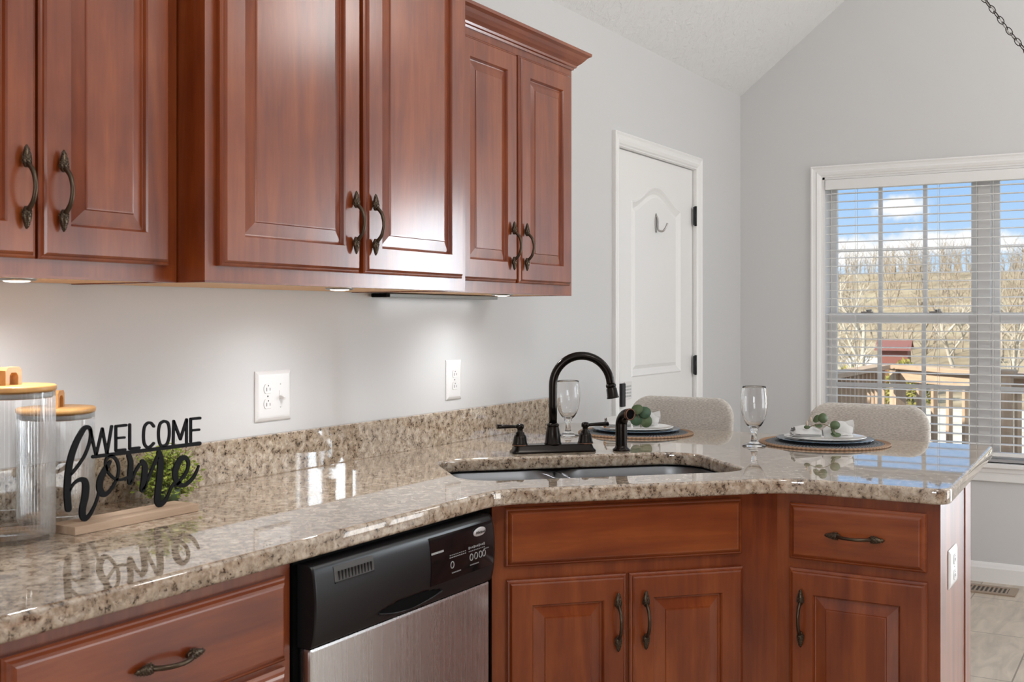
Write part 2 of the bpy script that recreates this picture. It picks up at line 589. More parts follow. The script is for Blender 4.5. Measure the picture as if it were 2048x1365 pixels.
# ================================================================== SETTING
b = MB()
b.box(-2.6, 6.0, -4.75, 0.15, FZ - 0.12, FZ)
struct(b.build('floor', M['floor_tile']))

b = MB()
b.box(-2.6, 4.276, 0, 0.14, FZ, 2.56)
b.box(5.16, XB + 0.15, 0, 0.14, FZ, 2.56)
b.box(4.276, 5.16, 0, 0.14, 2.045, 2.56)
struct(b.build('wall_left', M['wall_paint']))

wy0, wy1, wz0, wz1 = -1.99, -0.442, 0.612, 2.043      # window opening
py0, py1 = -3.30, -2.68                                # patio door opening
b = MB()
T0, T1 = XB, XB + 0.15
b.box(T0, T1, wy1, 8.0, FZ - 0.8, 2.51)
b.box(T0, T1, wy0, wy1, FZ - 0.8, wz0)
b.box(T0, T1, wy0, wy1, wz1, 2.51)
b.box(T0, T1, py1, wy0, FZ - 0.8, 2.51)
b.box(T0, T1, py0, py1, 2.06, 2.51)
b.box(T0, T1, -6.0, py0, FZ - 0.8, 2.51)
RY, SL = -2.3, 0.79
mtx = Matrix(((0, 0, 1, 0), (1, 0, 0, 0), (0, 1, 0, 0), (0, 0, 0, 1)))
g = [(0.14, 2.51), (0.0, 2.51), (RY, 2.51 - SL * RY), (2 * RY, 2.51)]
lo = [b.bm.verts.new((T0, y, z)) for y, z in g]
hi = [b.bm.verts.new((T1, y, z)) for y, z in g]
b.bm.faces.new(lo)
b.bm.faces.new(list(reversed(hi)))
for i in range(4):
    b.bm.faces.new((lo[i], hi[i], hi[(i + 1) % 4], lo[(i + 1) % 4]))
struct(b.build('wall_right', M['wall_paint']))

b = MB()
for (ya, yb, za, zb) in ((-4.75, -3.6, FZ, 4.5), (-1.8, 0.14, FZ, 4.5), (-3.6, -1.8, FZ, 0.9), (-3.6, -1.8, 2.1, 4.5)):
    b.box(-2.75, -2.6, ya, yb, za, zb)
struct(b.build('wall_back', M['wall_paint']))
b = MB()
for (xa, xb_, za, zb) in ((-2.6, 3.4, FZ, 2.56), (5.4, XB, FZ, 2.56), (3.4, 5.4, FZ, 0.12), (3.4, 5.4, 1.84, 2.56)):
    b.box(xa, xb_, -4.75, -4.6, za, zb)
struct(b.build('wall_front', M['wall_paint']))
b = MB()
for (xa, xb_, za, zb) in ((3.4, 3.46, 0.12, 1.84), (5.34, 5.4, 0.12, 1.84), (4.35, 4.45, 0.12, 1.84), (3.4, 5.4, 0.12, 0.20), (3.4, 5.4, 1.76, 1.84)):
    b.box(xa, xb_, -4.70, -4.64, za, zb)
struct(b.build('added_window_2', M['trim_white']))  # window frame added around the side fill lamp
b = MB()
for (ya, yb, za, zb) in ((-3.6, -3.55, 0.9, 2.1), (-1.85, -1.8, 0.9, 2.1), (-2.73, -2.67, 0.9, 2.1), (-3.6, -1.8, 0.9, 0.95), (-3.6, -1.8, 2.05, 2.1)):
    b.box(-2.70, -2.64, ya, yb, za, zb)
struct(b.build('added_window_3', M['trim_white']))  # window frame added around the back fill lamp

b = MB()
for (ya, yb) in ((0.14, RY), (RY, 2 * RY - 0.15)):
    za = 2.51 - SL * (ya if ya > RY else (2 * RY - ya))
    zb = 2.51 - SL * (yb if yb > RY else (2 * RY - yb))
    if ya == RY:
        za = 2.51 - SL * RY
    for dz in (0.0,):
        pts = [(-2.75, ya, za), (XB + 0.15, ya, za), (XB + 0.15, yb, zb), (-2.75, yb, zb)]
        lo = [b.bm.verts.new(p) for p in pts]
        hi = [b.bm.verts.new((p[0], p[1], p[2] + 0.12)) for p in pts]
        b.bm.faces.new(lo)
        b.bm.faces.new(list(reversed(hi)))
        for i in range(4):
            b.bm.faces.new((lo[i], hi[i], hi[(i + 1) % 4], lo[(i + 1) % 4]))
struct(b.build('ceiling', M['ceiling_plaster']))

# unseen rods and caps added above the two fill point lamps
for (lx, ly, lab) in ((1.2, -2.5, 'black rod and cap added over the unseen kitchen fill lamp'), (4.5, -2.6, 'black rod and cap added over the unseen dining fill lamp')):
    p = thing('added_pendant', lab, 'lamp', (lx, ly, 3.13), 0, 'rods added over the fill lamps')
    zc = 2.51 - SL * (2 * RY - ly) - 3.13
    b = MB()
    b.tube([(0, 0, 0.0), (0, 0, zc + 0.02)], 0.008, 8)
    b.lathe([(0.05, zc + 0.03), (0.06, zc - 0.04), (0.02, zc - 0.05)], 20)
    b.build('rod', M['black_metal'], p)
    b = MB()
    b.lathe([(0.02, 0.03), (0.09, 0.0), (0.11, -0.03), (0.10, -0.03)], 24)
    b.build('lamp_cap', M['black_metal'], p)

# the rest of the house: roof with its eave over the side towards the deck
b = MB()
b.box(-4, 6.40, 0.20, 9.0, 2.75, 2.95)
struct(b.build('roof', M['roof_dark']))


# mouldings: profile (d out of the wall, h) swept on a straight line
def base_profile(h=0.095):
    return [(0, 0), (0.014, 0), (0.014, h * 0.72), (0.011, h * 0.80), (0.008, h * 0.90), (0.004, h), (0, h)]


def sweep_x(b, prof, x0, x1, y, z):     # on wall_left (faces -Y)
    b.quadgrid([[(x0, y - d, z + hh) for d, hh in prof], [(x1, y - d, z + hh) for d, hh in prof]], smooth=False)
    for xx in (x0, x1):
        b.face([(xx, y - d, z + hh) for d, hh in prof])


def sweep_y(b, prof, y0, y1, x, z):     # on wall_right (faces -X)
    b.quadgrid([[(x - d, y0, z + hh) for d, hh in prof], [(x - d, y1, z + hh) for d, hh in prof]], smooth=False)
    for yy in (y0, y1):
        b.face([(x - d, yy, z + hh) for d, hh in prof])


b = MB()
sweep_y(b, base_profile(), -2.38, -0.016, XB, FZ)
struct(b.build('baseboard_right', M['trim_white']))
b = MB()
sweep_x(b, base_profile(), 5.245, XB, 0, FZ)
sweep_x(b, base_profile(), 3.30, 4.21, 0, FZ)
struct(b.build('baseboard_left', M['trim_white']))

CAS = [(0, 0), (0.017, 0), (0.019, 0.006), (0.015, 0.014), (0.013, 0.026), (0.016, 0.034), (0.012, 0.046), (0.007, 0.052), (0.006, 0.058), (0, 0.058)]


def casing(b, inner, plane, axis, sides=('l', 't', 'r', 'b')):
    """mitred casing round an opening. inner=(a0,a1,z0,z1); measured in the wall plane; CAS gives (out, width)"""
    a0, a1, z0, z1 = inner

    def P3(a, z, d):
        return (a, plane - d, z) if axis == 'x' else (plane - d, a, z)
    for sd in sides:
        rows = []
        for d, wd in [(d, 0.058 - wd) for d, wd in CAS]:
            zb = z0 - (wd if 'b' in sides else 0)
            zt = z1 + wd
            al, ar = a0 - wd, a1 + wd
            e = {'l': ((al, zb), (al, zt)), 'r': ((ar, zb), (ar, zt)), 't': ((al, zt), (ar, zt)), 'b': ((al, zb), (ar, zb))}[sd]
            rows.append([P3(e[0][0], e[0][1], d), P3(e[1][0], e[1][1], d)])
        b.quadgrid(rows, smooth=False)


# ---------------- door_1 : white moulded door in the left wall
DX0, DX1, DZ1 = 4.276, 5.160, 2.040
b = MB()
casing(b, (DX0, DX1, FZ, DZ1), 0.0, 'x', ('l', 't', 'r'))
b.box(DX0, DX0 + 0.003, 0.0, 0.14, FZ, DZ1)
b.box(DX1 - 0.003, DX1, 0.0, 0.14, FZ, DZ1)
b.box(DX0, DX1, 0.0, 0.14, DZ1 - 0.003, DZ1 + 0.004)
struct(b.build('trim_1', M['trim_white']))

door = bpy.data.objects.new('door_1', None)
COL.objects.link(door)
door.location = (DX0, 0.012, FZ)
struct(door)
DW_, DH_ = DX1 - DX0, DZ1 - FZ
sl0, sl1 = 0.008, DW_ - 0.010
b = MB()
px0, px1 = 0.160, DW_ - 0.160
cxm = (px0 + px1) / 2


def arch(x, drop):
    u = (x - cxm) / ((px1 - px0) / 2)
    u = max(-1, min(1, u))
    return drop * (0.5 - 0.5 * math.cos(PI * (1 - abs(u)) ** 1.0))


def arch_outline(ins, zb, zt, arch_h, n=28):
    xs = [px0 + ins + (px1 - px0 - 2 * ins) * k / n for k in range(n + 1)]
    top = [(x, zt - ins + arch(x, arch_h)) for x in xs]
    return [(xs[0], zb + ins)] + [(xs[-1], zb + ins)] + list(reversed(top))


# slab with the two moulded panels
def panel(b, zb, zt, ah):
    prev = None
    for ins, y in ((0.0, 0.0), (0.006, -0.004), (0.012, -0.001), (0.020, 0.004), (0.034, 0.011), (0.046, 0.006), (0.050, 0.004)):
        ring = [b.bm.verts.new((x, y, z)) for x, z in arch_outline(ins, zb, zt, ah)]
        if prev:
            n = len(ring)
            for i in range(n):
                b.bm.faces.new((prev[i], prev[(i + 1) % n], ring[(i + 1) % n], ring[i])).smooth = False
        else:
            first = ring
        prev = ring
    b.bm.faces.new(prev)
    return first


UP = (1.02, 1.83 - FZ - 0.0)
ring_u = panel(b, UP[0], 1.790, 0.085)
ring_l = panel(b, 0.20, 0.86, 0.0)
# face of the slab around the panels
def fr_face(x0, x1, z0, z1):
    b.face([(x0, 0, z0), (x1, 0, z0), (x1, 0, z1), (x0, 0, z1)])
fr_face(sl0, px0, 0.01, DH_ - 0.006)
fr_face(px1, sl1, 0.01, DH_ - 0.006)
fr_face(px0, px1, 0.01, 0.20)
fr_face(px0, px1, 0.86, UP[0])
n = 28
for k in range(n):
    xa, xb_ = px0 + (px1 - px0) * k / n, px0 + (px1 - px0) * (k + 1) / n
    b.face([(xa, 0, 1.790 + arch(xa, 0.085)), (xb_, 0, 1.790 + arch(xb_, 0.085)), (xb_, 0, DH_ - 0.006), (xa, 0, DH_ - 0.006)])
# edges and back
b.face([(sl0, 0, 0.01), (sl0, 0.035, 0.01), (sl0, 0.035, DH_ - 0.006), (sl0, 0, DH_ - 0.006)])
b.face([(sl1, 0, 0.01), (sl1, 0.035, 0.01), (sl1, 0.035, DH_ - 0.006), (sl1, 0, DH_ - 0.006)])
b.face([(sl0, 0, DH_ - 0.006), (sl0, 0.035, DH_ - 0.006), (sl1, 0.035, DH_ - 0.006), (sl1, 0, DH_ - 0.006)])
b.face([(sl0, 0.035, 0.01), (sl1, 0.035, 0.01), (sl1, 0.035, DH_ - 0.006), (sl0, 0.035, DH_ - 0.006)])
b.build('door_slab', M['trim_white'], door, recalc=False)
for hz in (1.81, 1.083, 0.30):
    b = MB()
    b.box(DW_ - 0.026, DW_ + 0.002, -0.020, -0.012, hz - 0.044 - FZ, hz + 0.044 - FZ)
    b.lathe([(0.0065, hz - 0.048 - FZ), (0.0065, hz + 0.048 - FZ)], 12, Matrix.Translation((DW_ - 0.010, -0.018, 0)))
    b.build('hinge', M['hinge_black'], door)
b = MB()
b.box(0.040, 0.074, -0.014, 0.0, 0.900, 1.000, bev=0.003)
b.build('door_handle', M['hinge_black'], door)
b = MB()
b.box(0.082, 0.155, -0.006, 0.0, 0.930, 1.005, bev=0.002)
b.build('handle_guard', M['plate_white'], door)
b = MB()
for k in range(4):
    for j in range(5):
        b.box(0.090 + j * 0.012, 0.096 + j * 0.012, -0.0064, -0.0055, 0.938 + k * 0.014, 0.946 + k * 0.014)
b.build('guard_pattern', M['fixture_grey'], door)
b = MB()
b.box(0.000, 0.006, -0.014, 0.02, 0.80, 0.935)
b.build('strike_plate', M['hinge_black'], door)

# hook stuck to the door
hk = thing('coat_hook', 'small brushed metal coat hook on the upper panel of the white door', 'hook', (4.712, 0.015, 1.71))
b = MB()
b.lathe([(0.001, -0.001), (0.011, 0.0), (0.011, 0.003), (0.008, 0.004), (0.001, 0.0042)], 20,
        Matrix.Translation((0, 0.0, 0.036)) @ Matrix.Diagonal((1, 1, 4.0, 1)) @ Matrix.Rotation(R(90), 4, 'X'))
b.build('back_plate', M['nickel'], hk)
b = MB()
b.tube(catmull([(0, -0.004, 0.066), (0, -0.010, 0.050), (0, -0.010, 0.020), (0, -0.014, 0.002), (0.006, -0.030, -0.002), (0.014, -0.042, 0.014), (0.020, -0.048, 0.034)], 5),
       0.0045, 8)
b.build('hook_arm', M['nickel'], hk)

# ---------------- window_1 : twin double-hung window, right wall
win = bpy.data.objects.new('window_1', None)
COL.objects.link(win)
win.location = (XB, (wy0 + wy1) / 2, wz0)
struct(win)
WO = Vector(win.location)


def wl(b, x0, x1, y0, y1, z0, z1, bev=0.0):
    b.box(x0 - WO.x, x1 - WO.x, y0 - WO.y, y1 - WO.y, z0 - WO.z, z1 - WO.z, bev=bev)


b = MB()
casing(b, (wy0, wy1, wz0, wz1), XB, 'y', ('l', 't', 'r'))
wl2 = b
bmesh.ops.translate(b.bm, verts=b.bm.verts[:], vec=-WO)
b.build('window_casing', M['trim_white'], win)
b = MB()
wl(b, XB - 0.035, XB + 0.06, wy0 - 0.085, wy1 + 0.085, wz0 - 0.022, wz0, 0.004)
wl(b, XB - 0.016, XB, wy0 - 0.06, wy1 + 0.06, wz0 - 0.088, wz0 - 0.022, 0.003)
wl(b, XB - 0.021, XB, wy0 - 0.065, wy1 + 0.065, wz0 - 0.045, wz0 - 0.022, 0.003)
b.build('window_sill', M['trim_white'], win)
b = MB()
wl(b, XB, XB + 0.15, wy0 - 0.002, wy0 + 0.012, wz0, wz1)
wl(b, XB, XB + 0.15, wy1 - 0.012, wy1 + 0.002, wz0, wz1)
wl(b, XB, XB + 0.15, wy0, wy1, wz1 - 0.012, wz1 + 0.002)
wl(b, XB + 0.04, XB + 0.15, wy0, wy1, wz0 - 0.002, wz0 + 0.014)
wm = (wy0 + wy1) / 2
wl(b, XB + 0.055, XB + 0.15, wm - 0.030, wm + 0.030, wz0, wz1, 0.004)
b.build('window_frame', M['trim_white'], win)
SX = XB + 0.078
for (u0, u1) in ((wm + 0.030, wy1 - 0.012), (wy0 + 0.012, wm - 0.030)):
    for up in (True, False):
        sx = SX + (0.030 if up else 0.0)
        z0, z1 = (1.290, wz1 - 0.012) if up else (wz0 + 0.014, 1.340)
        st = 0.036 if up else 0.040
        gb, gt = (1.340, 1.995) if up else (0.650, 1.285)
        sash = MB()
        wl(sash, sx, sx + 0.03, u0, u0 + st, z0, z1, 0.003)
        wl(sash, sx, sx + 0.03, u1 - st, u1, z0, z1, 0.003)
        wl(sash, sx, sx + 0.03, u0 + st, u1 - st, z0, gb, 0.003)
        wl(sash, sx, sx + 0.03, u0 + st, u1 - st, gt, z1, 0.003)
        gw = (u1 - u0 - 2 * st)
        for k in (1, 2):
            yy = u0 + st + gw * k / 3
            wl(sash, sx + 0.007, sx + 0.024, yy - 0.010, yy + 0.010, gb, gt, 0.002)
        zz = 1.662 if up else 0.965
        hw = 0.003 if up else 0.010
        wl(sash, sx + 0.008, sx + 0.023, u0 + st, u1 - st, zz - hw, zz + hw, 0.002)
        so = sash.build('sash', M['trim_white'], win)
        gl_ = MB()
        gl_.face([(sx + 0.015 - WO.x, u0 + st - WO.y, gb - WO.z), (sx + 0.015 - WO.x, u1 - st - WO.y, gb - WO.z),
                  (sx + 0.015 - WO.x, u1 - st - WO.y, gt - WO.z), (sx + 0.015 - WO.x, u0 + st - WO.y, gt - WO.z)])
        gl_.build('window_pane', M['window_glass'], so)
        if not up:
            for k in (0.27, 0.73):
                lk = MB()
                yy = u0 + (u1 - u0) * k
                wl(lk, sx - 0.012, sx + 0.01, yy - 0.03, yy + 0.03, 1.340, 1.346, 0.002)
                lk.tube([(sx - 0.008 - WO.x, yy - WO.y, 1.350 - WO.z), (sx - 0.014 - WO.x, yy - 0.025 - WO.y, 1.352 - WO.z)], 0.005, 8)
                lk.build('sash_lock', M['nickel'], so)

# patio door outside the picture, seen only in reflections
pd = bpy.data.objects.new('door_2', None)
COL.objects.link(pd)
pd.location = (XB, (py0 + py1) / 2, FZ)
struct(pd)
b = MB()
yh = (py1 - py0) / 2
for (ya, yb, za, zb) in ((-yh - 0.01, -yh + 0.05, -0.01, 2.03), (yh - 0.05, yh + 0.01, -0.01, 2.03), (-yh + 0.05, yh - 0.05, 0, 0.10), (-yh + 0.05, yh - 0.05, 1.96, 2.03), (-0.03, 0.03, 0.1, 1.96)):
    b.box(0.06, 0.10, ya, yb, za, zb)
b.build('door_frame', M['trim_white'], pd)
b = MB()
b.face([(0.08, -yh + 0.05, 0.10), (0.08, yh - 0.05, 0.10), (0.08, yh - 0.05, 1.96), (0.08, -yh + 0.05, 1.96)])
b.build('door_pane', M['window_glass'], pd)

# ---------------- venetian blind over the twin window
bl = thing('venetian_blind', 'wide white venetian blind with open slats covering the twin window', 'blind', (XB + 0.020, wm, wz1))
BO = Vector(bl.location)
hy = (wy1 - wy0) / 2 - 0.016
b = MB()
b.box(-0.030, 0.020, -hy, hy, -0.066, -0.014, bev=0.003)
b.build('valance', M['blind_white'], bl)
rnd = random.Random(4)
for i in range(31):
    z = 1.957 - BO.z - 0.0418 * i
    b = MB()
    rows = []
    for k in range(5):
        u = k / 4 - 0.5
        ti = R(1.5)
        x = u * 0.048
        zc = z + 0.0025 * (1 - (2 * u) ** 2) + x * math.tan(ti)
        rows.append([(x, -hy + 0.004, zc), (x, hy - 0.004, zc)])
    low = [[(p[0], p[1], p[2] - 0.0026) for p in r] for r in rows]
    b.quadgrid(rows + low[::-1], close_v=True, smooth=False)
    b.face([r[0] for r in rows] + [r[0] for r in low[::-1]])
    b.face([r[1] for r in rows] + [r[1] for r in low[::-1]])
    b.build('slat', M['blind_white'], bl)
b = MB()
b.box(-0.024, 0.024, -hy + 0.004, hy - 0.004, 0.652 - BO.z - 0.008, 0.652 - BO.z + 0.010, bev=0.003)
b.build('bottom_rail', M['blind_white'], bl)
for yy in (-0.491, -0.611, -1.012, -1.191, -1.265, -1.45, -1.82, -1.93):
    b = MB()
    for dx in ((-0.025, 0.025) if yy not in (-0.491, -1.93) else (-0.026,)):
        b.tube([(dx, yy - BO.y, -0.03), (dx, yy - BO.y, 0.655 - BO.z)], 0.0009, 5)
    b.build('ladder_cord', M['blind_cord'], bl)


# ================================================================== CABINETS
def make_pull_mesh():
    """pine-cone pull: length along Z, stands out towards -Y"""
    b = MB()
    pts = catmull([(0, -0.007, 0.050), (0, -0.010, 0.041), (0, -0.0175, 0.035), (0, -0.0260, 0.025), (0, -0.0310, 0.010), (0, -0.0318, 0.0), (0, -0.0310, -0.010), (0, -0.0260, -0.025), (0, -0.0175, -0.035), (0, -0.010, -0.041), (0, -0.007, -0.050)], 4)
    n = len(pts)
    b.tube(pts, [0.0038 + 0.0010 * abs(2 * i / (n - 1) - 1) for i in range(n)], 10)
    for s_ in (1, -1):
        prof = [(0.0014, 0.0720), (0.0036, 0.068), (0.0064, 0.059), (0.0083, 0.049), (0.0080, 0.042), (0.0056, 0.036), (0.0038, 0.033)]
        mtx_ = Matrix.Translation((0, -0.0085, 0)) @ Matrix.Diagonal((1, 0.85, s_, 1))
        b.lathe(prof, 14, mtx_)
        for k in range(9):
            zz = 0.0405 + k * 0.0033
            rr = 0.0082 * (1 - max(0.0, (zz - 0.047) / 0.030) ** 1.4)
            nn = max(4, int(9 * rr / 0.009))
            for j in range(nn):
                a = 2 * PI * (j + 0.5 * (k % 2)) / nn
                if math.sin(a) > 0.45:
                    continue
                b.ball((rr * math.cos(a), -0.0085 + rr * 0.85 * math.sin(a), s_ * zz), 0.0017, 1, (1, 1, 1.15))
    me_o = b.build('handle', M['pull_bronze'])
    me = me_o.data
    bpy.data.objects.remove(me_o)
    return me


PULL = make_pull_mesh()


def add_pull(parent, x, z, horizontal=False, y=-0.020):
    o = bpy.data.objects.new('handle', PULL)
    COL.objects.link(o)
    o.parent = parent
    o.location = (x, y, z)
    if horizontal:
        o.rotation_euler = (0, R(90), 0)
    return o


def add_door(parent, x0, x1, z0, z1, hx=None, hz=None, name='door'):
    w_, h_ = x1 - x0, z1 - z0
    b = MB()
    rg = []
    for ins, y in ((0.0, 0.0), (0.0, -0.010), (0.003, -0.0125), (0.006, -0.0135), (0.0075, -0.0165), (0.011, -0.020),
                   (0.060, -0.020), (0.0625, -0.0165), (0.0645, -0.0105), (0.067, -0.0100), (0.092, -0.0160), (0.0935, -0.0185), (0.096, -0.0190)):
        rg.append((ins, w_ - ins, ins, h_ - ins, y))
    b.rings(rg)
    d = b.build(name, M['cherry_v'], parent, (x0, 0, z0))
    if hx is not None:
        add_pull(d, hx - x0, hz - z0)
    return d


def add_drawer(parent, x0, x1, z0, z1, pull=True, name='drawer'):
    w_, h_ = x1 - x0, z1 - z0
    b = MB()
    rg = []
    for ins, y in ((0.0, 0.0), (0.0, -0.009), (0.003, -0.0115), (0.006, -0.0125), (0.010, -0.0165), (0.014, -0.0195), (0.017, -0.020)):
        rg.append((ins, w_ - ins, ins, h_ - ins, y))
    b.rings(rg)
    d = b.build(name, M['cherry_h'], parent, (x0, 0, z0))
    if pull:
        add_pull(d, w_ / 2, h_ / 2, True)
    return d


# ---- upper cabinets
ZU = 1.388


def upper(label, x0, x1, yf, ztop, doors, hz):
    t_ = thing('wall_cabinet', label, 'cabinet', (x0, yf, ZU), 0, 'cherry wall cabinets')
    W_, D_, H_ = x1 - x0, -yf - 0.003, ztop - ZU
    b = MB()
    b.box(0, W_, 0, D_, 0.004, H_)
    b.build('cabinet_body', M['cherry_v'], t_)
    b = MB()
    b.box(0.0, W_, 0.0, 0.019, 0.0, 0.004)
    b.box(0.0, 0.012, 0.019, D_, 0.0, 0.004)
    b.box(W_ - 0.012, W_, 0.019, D_, 0.0, 0.004)
    b.build('face_rail', M['cherry_h'], t_)
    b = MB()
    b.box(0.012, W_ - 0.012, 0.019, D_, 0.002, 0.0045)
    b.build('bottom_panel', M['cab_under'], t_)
    for (a0, a1, hx, zt) in doors:
        add_door(t_, a0 - x0, a1 - x0, 1.421 - ZU, zt - ZU, hx - x0 if hx else None, hz - ZU)
    return t_


upper('shallow cherry wall cabinet with two doors above the jars, cut by the frame edge', 0.915, 1.572, -0.305, 2.30,
      ((0.948, 1.244, 1.214, 2.255), (1.2495, 1.543, 1.288, 2.255)), 1.5415)
upper('deep tall cherry wall cabinet standing proud between two shallower ones', 1.575, 2.510, -0.380, 2.46,
      ((1.605, 2.043, 2.011, 2.41), (2.059, 2.478, 2.083, 2.41)), 1.535)
u3 = upper('shallow cherry wall cabinet with crown moulding, nearest the white door', 2.513, 3.268, -0.305, 2.175,
           ((2.560, 2.887, 2.849, 2.108), (2.900, 3.236, 2.925, 2.108)), 1.530)
# crown on the third one
b = MB()
CR = [(0, 2.132), (0.005, 2.132), (0.007, 2.138), (0.012, 2.140), (0.014, 2.146), (0.018, 2.150), (0.024, 2.155), (0.033, 2.165), (0.040, 2.174), (0.046, 2.178), (0.050, 2.180), (0.051, 2.189), (0, 2.189)]
xl, xr = 0.0, 3.268 - 2.513
rows = []
for d, z in CR:
    rows.append([(xl, -d, z - ZU), (xr + d, -d, z - ZU), (xr + d, 0.300, z - ZU)])
b.quadgrid(rows, smooth=False)
b.build('crown_moulding', M['cherry_h'], u3)

# puck lights and the grey fixture under the cabinets
for (x, y, lab) in ((1.29, -0.20, 'glowing round puck light under the shallow cabinet above the jars'),
                    (2.12, -0.27, 'glowing round puck light under the deep middle wall cabinet'),
                    (2.975, -0.215, 'glowing round puck light under the crowned wall cabinet')):
    p = thing('puck_light', lab, 'light', (x, y, ZU), 0, 'puck lights under the wall cabinets')
    b = MB()
    b.lathe([(0.034, 0.003), (0.034, -0.001), (0.030, -0.003), (0.027, -0.003), (0.027, -0.001)], 28, cap=False)
    b.build('light_rim', M['nickel'], p)
    b = MB()
    b.lathe([(0.0265, -0.0015), (0.020, -0.0040), (0.010, -0.0050), (0.001, -0.0053)], 28)
    b.build('light_lens', M['puck_glow'], p)
    s = lamp('puck_light_beam', 'SPOT', (x, y, ZU - 0.014), 6.0, (0.94, 0.97, 1.0), spot_size=R(165), spot_blend=0.9, shadow_soft_size=0.025)
fx = thing('light_bar', 'slim grey light fixture under the wall cabinets beside the outlet', 'light', (2.605, -0.004, ZU - 0.0005))
b = MB()
b.box(0, 0.60, -0.055, 0.0, -0.011, 0.0, bev=0.002)
b.build('fixture_body', M['fixture_grey'], fx)
b = MB()
b.box(-0.018, 0.0, -0.055, 0.0, -0.011, 0.0, bev=0.002)
b.build('end_cap', M['dw_void'], fx)
a = lamp('wall_fill_glow', 'AREA', (2.88, -0.034, ZU - 0.013), 0.09, (0.97, 0.985, 1.0), shape='RECTANGLE', size=0.5, size_y=0.04)  # faint lamp added under the grey bar to lift the wall


# ---- base cabinets
def toe(b, W_, D_, z0):
    b.box(0.0, W_, 0.07, D_, FZ, z0)


# drawer base at the picture's left
t_ = thing('base_cabinet', 'cherry base cabinet of wide drawers under the welcome sign', 'cabinet', (0.60, -0.61, 0), 0, 'cherry base cabinets')
b = MB()
b.box(0, 0.962, 0, 0.605, 0.135, 0.874)
b.box(0, 0.962, 0.07, 0.605, FZ, 0.135)
b.build('cabinet_body', M['cherry_v'], t_)
add_drawer(t_, 0.967 - 0.60, 1.540 - 0.60, 0.694, 0.848)
add_drawer(t_, 0.967 - 0.60, 1.540 - 0.60, 0.430, 0.683)
add_drawer(t_, 0.967 - 0.60, 1.540 - 0.60, 0.165, 0.419)
add_drawer(t_, 0.03, 0.345, 0.694, 0.848)
add_door(t_, 0.03, 0.345, 0.165, 0.683, 0.30, 0.60)

# dishwasher
dw = thing('dishwasher', 'built-in dishwasher with black control panel and stainless door', 'dishwasher', (1.575, -0.61, 0))
b = MB()
b.box(-0.004, 0.632, 0.0, 0.56, 0.14, 0.868)
b.box(0.03, 0.60, 0.06, 0.56, FZ, 0.14)
b.build('tub', M['dw_void'], dw)
b = MB()
b.box(0.010, 0.638, -0.030, -0.001, 0.150, 0.704, bev=0.006)
b.build('door', M['stainless'], dw)
# control panel: bulging profile, with a scooped grip at the lower middle
prof = [(-0.002, 0.706), (-0.030, 0.706), (-0.034, 0.709), (-0.0385, 0.724), (-0.0415, 0.745), (-0.0435, 0.775), (-0.0430, 0.805), (-0.0395, 0.835), (-0.036, 0.850), (-0.032, 0.857), (-0.026, 0.861), (-0.002, 0.861)]
pp = catmull(prof[2:10], 6)
pp = prof[:2] + pp + prof[10:]
NX = 72
rows = []
GX, GW, GZ, GH = 0.315, 0.112, 0.728, 0.015
for y, z in pp:
    row = []
    for i in range(NX + 1):
        x = 0.006 + (0.640 - 0.006) * i / NX
        u = (x - GX) / GW
        dep = 0.0
        if abs(u) < 1 and y < -0.01:
            zl = GZ - GH * (1 - u * u)
            zu_ = GZ + GH * 0.8 * (1 - u * u)
            if zl < z < zu_:
                dep = 0.024
        row.append((x, y + dep, z))
    rows.append(row)
b = MB()
vv = b.quadgrid(rows, smooth=True)
b.face([r[0] for r in vv])
b.face([r[-1] for r in vv])
b.build('control_panel', M['dw_plastic'], dw)


def dw_y(z):
    for i in range(len(pp) - 1):
        (ya, za), (yb, zb) = pp[i], pp[i + 1]
        if za <= z <= zb and zb > za:
            return ya + (yb - ya) * (z - za) / (zb - za)
    return -0.03


def dw_patch(x0, x1, z0, z1, off, n=10):
    b = MB()
    rows = []
    for k in range(n + 1):
        z = z0 + (z1 - z0) * k / n
        rows.append([(x0, dw_y(z) - off, z), (x1, dw_y(z) - off, z)])
    b.quadgrid(rows, smooth=True)
    back = [[(p[0], p[1] + off + 0.001, p[2]) for p in r] for r in rows]
    b.quadgrid(back, smooth=True)
    b.face([rows[0][0], rows[0][1], back[0][1], back[0][0]])
    b.face([rows[-1][0], rows[-1][1], back[-1][1], back[-1][0]])
    b.face([r[0] for r in rows] + [r[0] for r in back[::-1]])
    b.face([r[1] for r in rows] + [r[1] for r in back[::-1]])
    return b


# glossy black display window set on the control panel
dsp = dw_patch(0.380, 0.634, 0.745, 0.847, 0.0012).build('display_window', M['dw_gloss'], dw)
# grip recess lip
b = MB()
lip = [(GX + GW * u, dw_y(GZ - GH * (1 - u * u)) - 0.0015, GZ - GH * (1 - u * u)) for u in [k / 14 - 1 for k in range(29)]]
b.tube(lip, 0.0016, 6)
b.build('grip_lip', M['dw_plastic'], dw)
b = MB()
for k in range(25):
    u0 = -0.98 + 1.96 * k / 24
pts_u = [-0.98 + 1.96 * k / 30 for k in range(31)]
rows = [[(GX + GW * u, dw_y(GZ) - 0.0008 + 0.002, GZ + GH * 0.8 * (1 - u * u)) for u in pts_u],
        [(GX + GW * u, dw_y(GZ) - 0.0008 + 0.002, GZ - GH * (1 - u * u)) for u in pts_u]]
b.quadgrid(rows, smooth=False)
b.build('grip_recess', M['dw_void'], dw)
